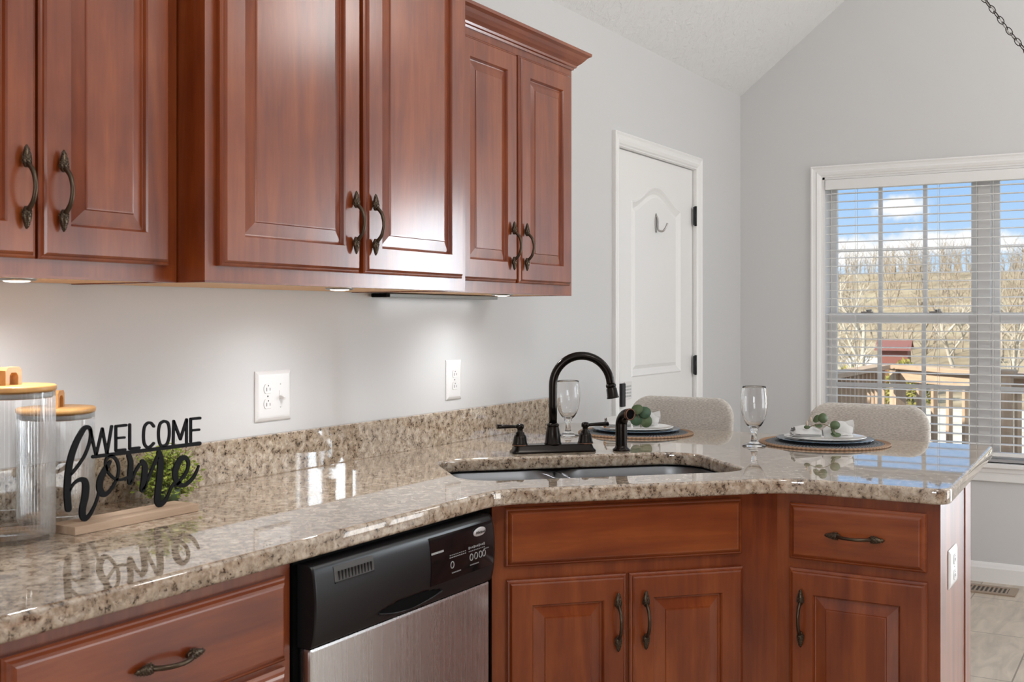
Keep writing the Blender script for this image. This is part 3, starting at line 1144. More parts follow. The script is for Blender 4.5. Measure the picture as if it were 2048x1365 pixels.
# vent with fins
v0, v1, vz0, vz1 = 0.066, 0.186, 0.818, 0.848
vent = dw_patch(v0, v1, vz0, vz1, 0.0008).build('vent', M['slot_dark'], dw)
b = MB()
for k in range(11):
    x = v0 + 0.012 + k * 0.0098
    b.box(x, x + 0.003, dw_y(0.828) - 0.0022, dw_y(0.828) + 0.001, vz0 + 0.003, vz0 + 0.020)
b.box(v0, v1, dw_y(vz0) - 0.0024, dw_y(vz0) + 0.001, vz0 - 0.0015, vz0 + 0.001)
b.build('vent_fin', M['dw_plastic'], vent)
# badge, printed marks, buttons
b = MB()
bz, bxx = 0.8300, 0.575
b.lathe([(0.0002, 0.0), (0.0250, 0.0), (0.0250, 0.0020), (0.0215, 0.0030), (0.0002, 0.0032)], 40,
        Matrix.Translation((bxx, dw_y(bz) - 0.001, bz)) @ Matrix.Diagonal((1, 1, 0.46, 1)) @ Matrix.Rotation(R(95), 4, 'X'))
bd = b.build('badge', M['badge_silver'], dw)


def text_on(txt, size, loc, parent, material, shear=0.0, name='lettering', align='CENTER', rot=(R(90), 0, 0), ext=0.0003):
    cu = bpy.data.curves.new(name, 'FONT')
    cu.body = txt
    cu.size = size
    cu.align_x = align
    cu.align_y = 'CENTER'
    cu.shear = shear
    cu.extrude = ext
    tmp = bpy.data.objects.new(name, cu)
    COL.objects.link(tmp)
    bpy.context.view_layer.update()
    me = bpy.data.meshes.new_from_object(tmp.evaluated_get(bpy.context.evaluated_depsgraph_get()))
    bpy.data.objects.remove(tmp)
    me.materials.clear()
    me.materials.append(material)
    o = bpy.data.objects.new(name, me)
    COL.objects.link(o)
    o.parent = parent
    o.location = loc
    o.rotation_euler = rot
    return o


text_on('Whirlpool', 0.0092, (bxx, dw_y(bz) - 0.0046, bz - 0.0005), bd, M['slot_dark'], 0.25, rot=(R(95), 0, 0))
b = MB()


def dash(x, z, w_, h_):
    b.box(x - w_ / 2, x + w_ / 2, dw_y(z) - 0.0019, dw_y(z) - 0.0008, z - h_ / 2, z + h_ / 2)


# small unreadable legends over and under the buttons, as rows of marks
for k in range(9):
    dash(0.452 + k * 0.0075, 0.7935, 0.005, 0.0022)
    dash(0.452 + k * 0.0075, 0.7985, 0.004, 0.0018)
b.build('printed_legend', M['print_grey'], dw)
b = MB()
for k in range(10):
    dash(0.528 + k * 0.0070, 0.8010, 0.0045, 0.0035 if k % 3 else 0.006)
    dash(0.528 + k * 0.0070, 0.7935, 0.0040, 0.0020)
for k in range(5):
    dash(0.591 + k * 0.0045, 0.789, 0.003, 0.002)
b.build('printed_legend', M['print_grey'], dw)
for x0_, z0_ in ((0.462, 0.759), (0.535, 0.762)):
    b = MB()
    for k in range(6):
        dash(x0_ + k * 0.0062, z0_, 0.0045, 0.0024)
    b.build('printed_legend', M['print_grey'], dw)
b = MB()
for k in range(9):
    dash(0.384 + k * 0.0052, 0.8135, 0.0040, 0.0042)
b.build('printed_title', M['print_light'], dw)
for x in (0.460, 0.537, 0.556, 0.575, 0.590):
    b = MB()
    zc = 0.7795 if x > 0.5 else 0.777
    b.tube([(x + 0.0062 * math.cos(2 * PI * k / 20), dw_y(zc) - 0.0016, zc + 0.0072 * math.sin(2 * PI * k / 20)) for k in range(20)], 0.0009, 5, close=True)
    b.build('button', M['print_light'], dw)

# sink base across the corner: hollow carcass, face at 45 degrees
t_ = thing('base_cabinet', 'corner sink base with false drawer front and two doors', 'cabinet', (2.268, -0.613, 0), R(-45), 'cherry base cabinets')
FWd = 0.679
U0 = 2.033
b = MB()
b.box(0, FWd, 0, 0.02, 0.135, 0.874)
b.box(0.0, FWd, 0.07, 0.09, FZ, 0.135)
b.build('cabinet_body', M['cherry_v'], t_)
b = MB()
c_, s_ = math.cos(R(45)), math.sin(R(45))
b.prism([(FWd, 0.0), (0.7446, -0.0064), (0.7446, 0.014), (FWd, 0.02)], FZ, 0.874)
b.build('filler', M['cherry_v'], t_)
add_drawer(t_, 2.063 - U0, 2.678 - U0, 0.722, 0.8625, pull=False, name='false_drawer_front')
add_door(t_, 2.067 - U0, 2.369 - U0, 0.165, 0.690, 2.342 - U0, 0.577)
add_door(t_, 2.377 - U0, 2.681 - U0, 0.165, 0.690, 2.414 - U0, 0.577)

# peninsula base, faces the cook
t_ = thing('base_cabinet', 'cherry base cabinet with one drawer at the end of the peninsula', 'cabinet', (2.79, -1.144, 0), R(-90), 'cherry base cabinets')
PW = 1.535 - 1.141
b = MB()
b.box(0, PW, 0, 0.43, 0.135, 0.874)
b.box(0, PW, 0.07, 0.43, FZ, 0.135)
b.build('cabinet_body', M['cherry_v'], t_)
add_drawer(t_, 1.176 - 1.141, 1.505 - 1.141, 0.711, 0.8515)
add_door(t_, 1.176 - 1.141, 1.507 - 1.141, 0.165, 0.6875, 1.209 - 1.141, 0.5675)
b = MB()
b.box(PW - 0.003, PW + 0.003, 0.350, 0.436, FZ, 0.874)
b.build('corner_trim', M['cherry_v'], t_)
# knee wall carrying the bar side of the top
b = MB()
b.box(3.245, 3.33, -1.52, -0.004, FZ, 0.874)
tag(b.build('knee_wall_panel', M['cherry_v']), 'cherry back panel of the peninsula facing the bar stools', 'panel')

# ---- granite top with the sink cut-out
def uv2xy(u, v):
    return ((u + v) / math.sqrt(2), (v - u) / math.sqrt(2))


def fillet(poly, radii, n=7):
    out_ = []
    N = len(poly)
    for i, p in enumerate(poly):
        r = radii[i]
        if r <= 0:
            out_.append(p)
            continue
        p = Vector(p)
        a_ = (Vector(poly[i - 1]) - p).normalized()
        c2 = (Vector(poly[(i + 1) % N]) - p).normalized()
        ang = a_.angle(c2)
        L = r / math.tan(ang / 2)
        p1, p2 = p + a_ * L, p + c2 * L
        for k in range(n + 1):
            u = k / n
            q = p1 * (1 - u) ** 2 + p * 2 * u * (1 - u) + p2 * u * u
            out_.append((q.x, q.y))
    return out_


top_poly = [(0.35, -0.002), (0.35, -0.650), (2.240, -0.650), (2.768, -1.178), (2.768, -1.562), (3.800, -1.525), (3.800, -0.002)]
top_pts = fillet(top_poly, [0, 0, 0.16, 0.20, 0.045, 0.04, 0])
hole_uv = rrect(1.990, 2.772, 1.268, 1.700, 0.10, 10)
hole_pts = [uv2xy(u, v) for u, v in hole_uv]


def edged_slab(name, outer, hole, z0, z1, bev, material, parent):
    cu = bpy.data.curves.new(name, 'CURVE')
    cu.dimensions = '2D'
    cu.fill_mode = 'BOTH'
    cu.extrude = (z1 - z0) / 2 - bev
    cu.bevel_depth = bev
    cu.bevel_resolution = 3
    cu.offset = -bev
    for pts in ([outer] + ([hole] if hole else [])):
        sp_ = cu.splines.new('POLY')
        sp_.points.add(len(pts) - 1)
        for q, p in zip(sp_.points, pts):
            q.co = (p[0], p[1], 0, 1)
        sp_.use_cyclic_u = True
    tmp = bpy.data.objects.new(name, cu)
    COL.objects.link(tmp)
    bpy.context.view_layer.update()
    me = bpy.data.meshes.new_from_object(tmp.evaluated_get(bpy.context.evaluated_depsgraph_get()))
    bpy.data.objects.remove(tmp)
    bm = bmesh.new()
    bm.from_mesh(me)
    bmesh.ops.remove_doubles(bm, verts=bm.verts[:], dist=1e-5)
    bmesh.ops.recalc_face_normals(bm, faces=bm.faces[:])
    for f in bm.faces:
        f.smooth = abs(f.normal.z) < 0.999
    bm.to_mesh(me)
    bm.free()
    me.materials.clear()
    me.materials.append(material)
    o = bpy.data.objects.new(name, me)
    COL.objects.link(o)
    o.parent = parent
    o.location = (0, 0, (z0 + z1) / 2)
    return o


ct = thing('countertop', 'polished speckled granite countertop bending round the corner sink', 'countertop', (0, 0, 0))
edged_slab('slab', top_pts, hole_pts, 0.876, CT, 0.0075, M['granite'], ct)
b = MB()
b.box(0.35, 3.695, -0.022, -0.002, CT - 0.001, 1.018, bev=0.003)
b.build('backsplash', M['granite'], ct)

# ---- sink
sk = thing('kitchen_sink', 'stainless double bowl sink set under the granite', 'sink', (*uv2xy(2.381, 1.484), 0.874), R(-45))
zr = 0.0
for (u0, u1, dz) in ((-0.418, -0.028, -0.20), (-0.028, 0.418, -0.20)):
    b = MB()
    rows = []
    v0_, v1_ = -0.242, 0.240
    rim = 0.022
    spec = [(0.0, 0.012, 0.0), (0.010, 0.03, 0.0), (rim - 0.004, 0.085, 0.0), (rim, 0.085, -0.004), (rim + 0.006, 0.085, -0.05), (rim + 0.012, 0.085, dz + 0.03),
            (rim + 0.022, 0.08, dz + 0.008), (rim + 0.045, 0.065, dz)]
    first_dz = -0.012
    for ins, r_, z in spec:
        inl = ins if u0 < -0.1 else ins * (0.6 if ins < 0.03 else 0.8)
        rows.append([(x, y, z) for x, y in rrect(u0 + ins, u1 - ins, v0_ + ins, v1_ - ins, r_, 6)])
    # the divider sits a little lower than the rim
    for r_ in rows:
        for i, (x, y, z) in enumerate(r_):
            dd = abs(x + 0.028)
            if z > -0.06 and dd < 0.06:
                r_[i] = (x, y, z - 0.020 * (1 - dd / 0.06) * (1 if abs(y) < 0.2 else 0.3))
    vv = b.quadgrid(rows, close_u=True, smooth=True)
    b.face(vv[-1])
    bo = b.build('bowl', M['sink_steel'], sk, recalc=False)
    b = MB()
    b.lathe([(0.045, 0.0005), (0.040, 0.003), (0.032, 0.002), (0.030, -0.002), (0.002, -0.002)], 28, Matrix.Translation(((u0 + u1) / 2, 0.02, dz)))
    b.build('drain', M['nickel'], bo)

# ---- faucet
fu, fv = 2.373, 1.792
fc = thing('kitchen_faucet', 'dark bronze gooseneck faucet with two lever handles on the sink deck', 'faucet', (*uv2xy(fu, fv), CT + 0.0005), R(-45))
b = MB()
rows = []
for (hx, hy_, z) in ((0.130, 0.031, 0.0), (0.130, 0.031, 0.004), (0.124, 0.027, 0.010), (0.120, 0.024, 0.020), (0.117, 0.021, 0.024)):
    rows.append([(x, y, z) for x, y in rrect(-hx, hx, -hy_, hy_, hy_ * 0.55, 6)])
vv = b.quadgrid(rows, close_u=True)
b.face(list(reversed(vv[0])))
b.face(vv[-1])
b.build('deck_plate', M['faucet_bronze'], fc)
b = MB()
b.lathe([(0.026, 0.022), (0.026, 0.026), (0.024, 0.030), (0.022, 0.054), (0.018, 0.074), (0.0175, 0.077), (0.019, 0.078), (0.019, 0.082), (0.016, 0.085), (0.013, 0.087)], 28)
b.build('spout_base', M['faucet_bronze'], fc)
b = MB()
sa = R(-14)
dx_, dy_ = math.cos(sa), math.sin(sa)
RS = 0.0865
pts = [(0, 0, 0.080), (0, 0, 0.14), (0, 0, 0.19)]
for k in range(25):
    a = PI - (PI * 1.0 - R(6)) * k / 24
    pts.append((dx_ * (RS + RS * math.cos(a)), dy_ * (RS + RS * math.cos(a)), 0.199 + RS * 1.03 * math.sin(a)))
d = (Vector(pts[-1]) - Vector(pts[-2])).normalized()
pts.append(tuple(Vector(pts[-1]) + d * 0.008))
e = Vector(pts[-1])
b.tube(pts, 0.0125, 16)
b.build('spout', M['faucet_bronze'], fc)
b = MB()
q = d.to_track_quat('Z', 'Y').to_matrix().to_4x4()
b.lathe([(0.0125, -0.004), (0.0155, 0.0), (0.0155, 0.005), (0.0140, 0.007), (0.0140, 0.009), (0.0158, 0.012), (0.0168, 0.034), (0.0185, 0.038), (0.0185, 0.040), (0.013, 0.040), (0.010, 0.036)], 24, Matrix.Translation(e) @ q)
b.build('spout_nozzle', M['faucet_bronze'], fc)
for sgn in (-1, 1):
    b = MB()
    b.lathe([(0.0235, 0.022), (0.0235, 0.026), (0.0215, 0.030), (0.0190, 0.047), (0.0165, 0.053), (0.0135, 0.055), (0.0135, 0.060), (0.0085, 0.063), (0.0085, 0.071), (0.0120, 0.073), (0.0120, 0.082), (0.009, 0.0855), (0.002, 0.087)], 24,
            Matrix.Translation((sgn * 0.102, 0, 0)))
    hd = b.build('handle', M['faucet_bronze'], fc)
    b = MB()
    b.tube([(sgn * 0.108, 0, 0.0775), (sgn * 0.125, 0, 0.0785), (sgn * 0.150, 0.0, 0.0790), (sgn * 0.174, 0.0, 0.0795)], [0.0065, 0.0070, 0.0086, 0.0098], 10, flat=(1.1, 0.72))
    b.build('lever', M['faucet_bronze'], hd)
    b = MB()
    b.lathe([(0.0240, 0.022), (0.0248, 0.0235), (0.0240, 0.025)], 24, Matrix.Translation((sgn * 0.102, 0, 0)), cap=False)
    b.build('copper_ring', M['copper_rim'], hd)

# ---- side sprayer
sp_o = thing('side_sprayer', 'black pull-out side sprayer standing at the sink beside the faucet', 'sprayer', (*uv2xy(2.583, 1.772), CT + 0.0005), R(-45))
b = MB()
b.lathe([(0.0265, 0.0), (0.0265, 0.004), (0.021, 0.008), (0.0185, 0.012), (0.0185, 0.016)], 28)
b.build('base_flange', M['faucet_bronze'], sp_o)
b = MB()
cpts = catmull([(0, 0, 0.012), (0, 0, 0.04), (0, 0, 0.068), (0.001, -0.001, 0.088), (0.004, -0.012, 0.104), (0.008, -0.026, 0.111), (0.012, -0.037, 0.112)], 6)
nn = len(cpts)
b.tube(cpts, [0.0178 + 0.0 * i if i < nn * 0.5 else 0.0178 - 0.0008 * math.sin(PI * (i / nn - 0.5) * 2) for i in range(nn)], 20)
b.build('sprayer_body', M['faucet_bronze'], sp_o)
hd_ = Vector((0.012, -0.037, 0.112))
dr = Vector((0.30, -0.95, 0.02)).normalized()
q = dr.to_track_quat('Z', 'Y').to_matrix().to_4x4()
b = MB()
b.lathe([(0.0178, -0.002), (0.0185, 0.002), (0.0180, 0.006), (0.0150, 0.0062), (0.0140, 0.003)], 24, Matrix.Translation(hd_) @ q, cap=False)
b.build('nozzle_ring', M['copper_rim'], sp_o)
b = MB()
b.lathe([(0.0145, 0.0035), (0.0105, 0.0030), (0.0085, 0.0045), (0.0075, 0.0020), (0.0005, 0.0020)], 24, Matrix.Translation(hd_) @ q)
b.build('nozzle_face', M['dw_void'], sp_o)


# unseen tall cherry cabinets added behind the camera to darken reflections
for k, (xa, xb_) in enumerate(((-1.75, -0.80), (-0.79, 0.16), (0.17, 1.12), (1.13, 2.08))):
    p = thing('reflection_cabinet', 'tall cherry cabinet added unseen behind the photographer to darken reflections', 'cabinet', (xb_, -3.98, FZ), R(180), 'tall cabinets added for reflections')
    b = MB()
    b.box(0, xb_ - xa, 0, 0.60, 0.0, 2.25)
    b.build('cabinet_body', M['cherry_v'], p)
    hw2 = (xb_ - xa) / 2
    add_door(p, 0.03, hw2 - 0.005, 0.12, 2.2, hw2 - 0.04, 1.0)
    add_door(p, hw2 + 0.005, xb_ - xa - 0.03, 0.12, 2.2, hw2 + 0.04, 1.0)

# ================================================================== OUTLETS
def duplex(parent, cx, z0, name='receptacle'):
    b = MB()
    for zz in (0.0195, -0.0195):
        pts = []
        for k in range(28):
            a = 2 * PI * k / 28
            pts.append((cx + 0.0165 * math.cos(a), z0 + zz + max(-0.0125, min(0.0125, 0.0165 * math.sin(a)))))
        f0 = [b.bm.verts.new((x, -0.0055, z)) for x, z in pts]
        f1 = [b.bm.verts.new((cx + (x - cx) * 0.94, -0.0085, z0 + zz + (z - z0 - zz) * 0.94)) for x, z in pts]
        for i in range(28):
            b.bm.faces.new((f0[i], f0[(i + 1) % 28], f1[(i + 1) % 28], f1[i]))
        b.bm.faces.new(f1)
    o = b.build(name, M['plate_white'], parent)
    b = MB()
    for zz in (0.0195, -0.0195):
        b.box(cx - 0.0072, cx - 0.0055, -0.0090, -0.008, z0 + zz - 0.006, z0 + zz + 0.003)
        b.box(cx + 0.0050, cx + 0.0065, -0.0090, -0.008, z0 + zz - 0.005, z0 + zz + 0.002)
        b.ball((cx, -0.0085, z0 + zz + 0.0078), 0.0022, 1, (1, 0.3, 1))
    b.ball((cx, -0.0062, z0), 0.0028, 1, (1, 0.4, 1))
    b.build('slot', M['slot_dark'], o)


def plate(parent, w_, h_):
    b = MB()
    rg = [(-w_ / 2 + i_, w_ / 2 - i_, -h_ / 2 + i_, h_ / 2 - i_, y) for i_, y in ((0, 0.0), (0, -0.002), (0.003, -0.004), (0.009, -0.0062), (0.013, -0.0065))]
    b.rings(rg)
    return b.build('cover_plate', M['plate_white'], parent)


o1 = thing('outlet_switch', 'white double wall plate with an outlet and a toggle switch above the sign', 'outlet', (2.177, -0.0005, 1.115))
plate(o1, 0.134, 0.130)
duplex(o1, -0.024, 0.0)
b = MB()
b.box(0.0185, 0.0285, -0.0075, -0.006, -0.013, 0.013)
b.box(0.0195, 0.0275, -0.021, -0.006, -0.002, 0.006, Matrix.Translation((0, 0, -0.003)) @ Matrix.Rotation(R(18), 4, 'X'), bev=0.0015)
b.build('toggle_switch', M['plate_white'], o1)
for zz in (0.030, -0.030):
    b = MB()
    b.ball((0.0235, -0.0063, zz), 0.003, 1, (1, 0.4, 1))
    b.build('screw', M['screw_metal'], o1)
o2 = thing('outlet', 'white single duplex outlet on the wall nearest the faucet', 'outlet', (3.022, -0.0005, 1.115))
plate(o2, 0.088, 0.128)
duplex(o2, 0.0, 0.0)
o3 = thing('outlet', 'white outlet on the cherry end panel of the peninsula', 'outlet', (2.942, -1.5385, 0.700))
plate(o3, 0.110, 0.095)
duplex(o3, 0.0, 0.0)

# ================================================================== COUNTER OBJECTS
def rib(r, z, a):
    return r + (0.0007 * math.cos(64 * a) if r > 0.03 else 0)


def jar(label, x, y, r, h_, rot):
    j = thing('storage_jar', label, 'jar', (x, y, CT + 0.0003), rot, 'ribbed glass jars')
    b = MB()
    b.lathe([(r - 0.010, 0.0005), (r - 0.003, 0.002), (r, 0.008), (r, h_)], 256, rmod=rib, cap=False)
    b.lathe([(0.001, 0.0008), (r - 0.010, 0.0008)], 64, cap=False)
    b.lathe([(r - 0.003, h_), (r - 0.003, 0.012), (r - 0.010, 0.008), (0.001, 0.008)], 96, cap=False)
    b.lathe([(r, h_), (r - 0.003, h_)], 96, cap=False)
    b.build('jar_body', M['jar_glass'], j)
    b = MB()
    b.lathe([(0.001, h_ - 0.012), (r - 0.005, h_ - 0.012), (r - 0.005, h_ + 0.001), (r + 0.001, h_ + 0.001), (r + 0.0025, h_ + 0.003), (r + 0.0025, h_ + 0.009), (r, h_ + 0.011), (0.001, h_ + 0.011)], 64)
    lid = b.build('lid', M['bamboo'], j)
    b = MB()
    b.lathe([(r - 0.0045, h_ - 0.011), (r - 0.0032, h_ - 0.009), (r - 0.0032, h_ - 0.004), (r - 0.0045, h_ - 0.002)], 64, cap=False)
    b.build('seal', M['pot_white'], lid)
    b = MB()
    hw, hh = 0.020, 0.034
    b.quadgrid([[(x_, -0.009, z) for x_, z in q] for q in ()] or [[(0, 0, -9), (0, 0.0001, -9)], [(0.0001, 0, -9), (0.0001, 0.0001, -9)]])
    b.bm.clear()
    outer = [(-hw, h_ + 0.010), (-hw, h_ + 0.010 + hh - 0.006), (-hw + 0.006, h_ + 0.010 + hh), (hw - 0.006, h_ + 0.010 + hh), (hw, h_ + 0.010 + hh - 0.006), (hw, h_ + 0.010)]
    inner = [(-hw + 0.009, h_ + 0.010), (-hw + 0.009, h_ + 0.010 + hh - 0.016), (-hw + 0.014, h_ + 0.010 + hh - 0.010), (hw - 0.014, h_ + 0.010 + hh - 0.010), (hw - 0.009, h_ + 0.010 + hh - 0.016), (hw - 0.009, h_ + 0.010)]
    for yy in (-0.010, 0.010):
        for i in range(5):
            b.face([(outer[i][0], yy, outer[i][1]), (outer[i + 1][0], yy, outer[i + 1][1]), (inner[i + 1][0], yy, inner[i + 1][1]), (inner[i][0], yy, inner[i][1])])
    for P_ in (outer, inner):
        b.quadgrid([[(x_, -0.010, z) for x_, z in P_], [(x_, 0.010, z) for x_, z in P_]], smooth=False)
    bmesh.ops.remove_doubles(b.bm, verts=b.bm.verts[:], dist=1e-5)
    b.build('lid_handle', M['bamboo'], lid)
    return j


jar('larger clear ribbed jar with bamboo lid, cut by the frame edge', 1.288, -0.182, 0.078, 0.270, R(12))
jar('smaller clear ribbed jar with bamboo lid, behind the welcome sign', 1.450, -0.099, 0.072, 0.215, R(35))

# sign
sg = thing('welcome_sign', 'black cut-out WELCOME home sign on a pale wooden base', 'sign', (1.520, -0.225, CT + 0.0004))
b = MB()
b.box(-0.153, 0.153, -0.037, 0.037, 0.0, 0.0155, bev=0.001)
b.build('sign_base', M['sign_wood'], sg)
STROKES = {
    'h1': [(1.3807,0.9591,0.0136),(1.3783,0.9887,0.0147),(1.3807,1.0276,0.0141),(1.3878,1.0582,0.0136),(1.3993,1.0833,0.0125),(1.4118,1.1019,0.0109),(1.4207,1.1086,0.0086),(1.4293,1.1052,0.0069),(1.4315,1.0935,0.0063),(1.4277,1.0765,0.0058),(1.4181,1.0562,0.0057),(1.4055,1.0404,0.0057),(1.3915,1.0268,0.0057),(1.3853,1.0218,0.0045)],
    'h2': [(1.3832,0.992,0.0045),(1.3931,1.0043,0.0051),(1.4055,1.0101,0.0074),(1.4165,1.0073,0.012),(1.42,0.9949,0.0149),(1.4181,0.9753,0.0149),(1.4131,0.9575,0.0143),(1.4124,0.943,0.0137),(1.4172,0.9350,0.0115),(1.4277,0.9388,0.0075),(1.4389,0.9537,0.0058),(1.4463,0.9687,0.0052),(1.4495,0.979,0.0046)],
    'o': [(1.4765,1.0364,0.0065),(1.4649,1.0228,0.0117),(1.4541,1.0053,0.014),(1.4518,0.9881,0.0139),(1.46,0.9754,0.0117),(1.4725,0.9772,0.007),(1.4858,0.9904,0.0059),(1.4952,1.0069,0.0059),(1.4969,1.0245,0.0065),(1.4908,1.0394,0.0065),(1.4791,1.047,0.0065),(1.4692,1.044,0.0059),(1.4656,1.0336,0.0053),(1.4692,1.021,0.0053),(1.4781,1.0096,0.0053),(1.4915,1.0,0.0053),(1.5067,0.9981,0.0053),(1.5186,1.0005,0.0054)],
    'm1': [(1.522,1.0437,0.0108),(1.5265,1.0294,0.012),(1.5251,1.0074,0.012),(1.5241,0.9895,0.009),(1.53,0.9935,0.006),(1.5383,1.01,0.006),(1.5491,1.0227,0.0066)],
    'm2': [(1.5558,1.0275,0.0103),(1.5622,1.0169,0.0133),(1.5601,0.9919,0.0139),(1.5558,0.9715,0.0121),(1.5622,0.9762,0.0067),(1.5729,0.996,0.0067),(1.5844,1.0158,0.0067),(1.5945,1.0331,0.008)],
    'm3': [(1.5989,1.0406,0.0123),(1.6025,1.0265,0.0148),(1.601,0.9953,0.016),(1.5963,0.9646,0.0154),(1.5945,0.945,0.0147),(1.5999,0.9352,0.0123),(1.6128,0.9389,0.0087),(1.622,0.9497,0.0068),(1.6295,0.963,0.0062),(1.6388,0.9734,0.0056)],
    'e': [(1.6433,0.9684,0.0063),(1.6577,0.9782,0.0063),(1.6731,0.9938,0.007),(1.6781,1.0108,0.0082),(1.6711,1.0227,0.0088),(1.6577,1.0219,0.0126),(1.6456,1.0073,0.015),(1.6418,0.9903,0.0144),(1.6482,0.9736,0.0119),(1.6646,0.9657,0.0088),(1.6839,0.9728,0.0076),(1.6983,0.9864,0.0064),(1.707,1.0016,0.0045)],
    'bar': [(1.4366,1.0505,0.0069),(1.5657,1.0497,0.0073),(1.7097,1.0494,0.0083)],
    'W': [(1.4293,1.1057,0.0052),(1.4437,1.0527,0.0052),(1.4583,1.1026,0.0052),(1.4692,1.0527,0.0053),(1.4804,1.1053,0.0053)],
    'Ea': [(1.5152,1.1046,0.0054),(1.4905,1.1045,0.0053),(1.4905,1.0567,0.0053),(1.5128,1.0563,0.0054)],
    'Eb': [(1.4905,1.081,0.0047),(1.5111,1.0807,0.0048)],
    'L': [(1.5244,1.1049,0.0054),(1.5244,1.0568,0.0054),(1.5481,1.0566,0.0054)],
    'C': [(1.5854,1.0964,0.0055),(1.5782,1.1035,0.0055),(1.5693,1.1043,0.0055),(1.5615,1.0971,0.0055),(1.559,1.0804,0.0055),(1.5608,1.064,0.0055),(1.5679,1.0557,0.0055),(1.5764,1.056,0.0055),(1.5851,1.0619,0.0055)],
    'O': [(1.612,1.1047,0.0056),(1.622,1.1005,0.0056),(1.6261,1.0872,0.0056),(1.6254,1.07,0.0056),(1.6202,1.0576,0.0056),(1.612,1.0541,0.0056),(1.6025,1.0573,0.0055),(1.5981,1.0711,0.0055),(1.5981,1.0882,0.0055),(1.6025,1.1007,0.0055),(1.612,1.1047,0.0056)],
    'M': [(1.6366,1.0539,0.0056),(1.6381,1.1026,0.0056),(1.6562,1.0636,0.0057),(1.6731,1.103,0.0057),(1.6731,1.0544,0.0057)],
    'Ec': [(1.7109,1.1033,0.0058),(1.6847,1.1036,0.0057),(1.6847,1.0556,0.0057)],
    'Ed': [(1.6847,1.0792,0.0051),(1.7082,1.0789,0.0051)],
}


def ribbon(b, pts, th, ox, oz):
    """a flat cut-out stroke with round ends; pts are (x, z, width)"""
    n_ = len(pts)
    L, Rr = [], []
    for i in range(n_):
        x, z, wd = pts[i]
        x0_, z0_ = pts[max(i - 1, 0)][:2]
        x1_, z1_ = pts[min(i + 1, n_ - 1)][:2]
        dx, dz = x1_ - x0_, z1_ - z0_
        l_ = math.hypot(dx, dz) or 1
        nx, nz_ = -dz / l_, dx / l_
        L.append((x + nx * wd / 2 - ox, z + nz_ * wd / 2 - oz))
        Rr.append((x - nx * wd / 2 - ox, z - nz_ * wd / 2 - oz))
    rows = []
    for (lx, lz), (rx, rz) in zip(L, Rr):
        rows.append([(lx, -th, lz), (rx, -th, rz), (rx, th, rz), (lx, th, lz)])
    vv = b.quadgrid(rows, close_u=True, smooth=False)
    b.face(vv[0])
    b.face(list(reversed(vv[-1])))
    for p in (pts[0], pts[-1]):
        m_ = Matrix.Translation((p[0] - ox, 0, p[1] - oz)) @ Matrix.Rotation(R(90), 4, 'X')
        b.lathe([(p[2] / 2, -th * 0.98), (p[2] / 2, th * 0.98)], 14, m_, smooth=False)


for nm, keys in (('script_lettering', ('h1', 'h2', 'o', 'm1', 'm2', 'm3', 'e')), ('block_lettering', ('bar', 'W', 'Ea', 'Eb', 'L', 'C', 'O', 'M', 'Ec', 'Ed'))):
    b = MB()
    for k in keys:
        st = STROKES[k]
        if k in ('h1', 'h2', 'o', 'm1', 'm2', 'm3', 'e', 'C', 'O'):
            ribbon(b, catmull(st, 8), 0.002, 1.520, CT)
        else:
            for p, q in zip(st[:-1], st[1:]):
                ribbon(b, [p, q], 0.002, 1.520, CT)
    b.build(nm, M['black_metal'], sg, recalc=True)

# leafy little plant behind the sign
pl = thing('small_plant', 'bushy yellow-green artificial plant on the counter behind the sign', 'plant', (1.735, -0.100, CT + 0.0005))
rnd = random.Random(11)
b = MB()
b.lathe([(0.022, 0.0), (0.026, 0.003), (0.030, 0.035), (0.027, 0.036)], 24)
b.build('pot', M['leaf_olive'], pl)
b = MB()
bs_ = MB()
for i in range(300):
    th = rnd.uniform(0, 2 * PI)
    ph = rnd.uniform(0.02, 1.0)
    el = math.asin(ph * 2 - 1) if ph > 0 else 0
    dirv = Vector((math.cos(th) * math.cos(el), math.sin(th) * math.cos(el) * 0.75, math.sin(el)))
    base_p = Vector((0, 0, 0.045)) + dirv * 0.018
    tip = Vector((0, 0, 0.058)) + Vector((dirv.x * 0.078, dirv.y * 0.078, dirv.z * 0.066)) * rnd.uniform(0.75, 1.1)
    tip.z = max(tip.z, 0.006)
    bs_.tube([base_p, (base_p + tip) / 2 + Vector((0, 0, 0.005)), tip], 0.0007, 4)
    for k in range(9):
        u = 0.3 + 0.7 * k / 8
        c0 = base_p.lerp(tip, u) + Vector((rnd.uniform(-1, 1), rnd.uniform(-1, 1), rnd.uniform(-1, 1))) * 0.004
        ax1 = Vector((rnd.uniform(-1, 1), rnd.uniform(-1, 1), rnd.uniform(-0.2, 1))).normalized()
        ax2 = ax1.orthogonal().normalized()
        l_, w2 = rnd.uniform(0.007, 0.012), rnd.uniform(0.0022, 0.0036)
        up_ = ax1.cross(ax2) * 0.0008
        if c0.z < 0.003:
            c0.z = 0.003
        P5 = [c0 - ax1 * l_ * 0.2, c0 + ax2 * w2 + up_ + ax1 * l_ * 0.3, c0 + ax1 * l_, c0 - ax2 * w2 + up_ + ax1 * l_ * 0.3]
        for p in P5:
            p.z = max(p.z, 0.0015)
            p.y = min(p.y, 0.068)
            p.y = max(p.y, -0.085)
        b.face([P5[0], P5[1], P5[2], P5[3]])
bs_.build('stem', M['stem_brown'], pl)
b.build('foliage', M['moss_green'], pl, recalc=False)


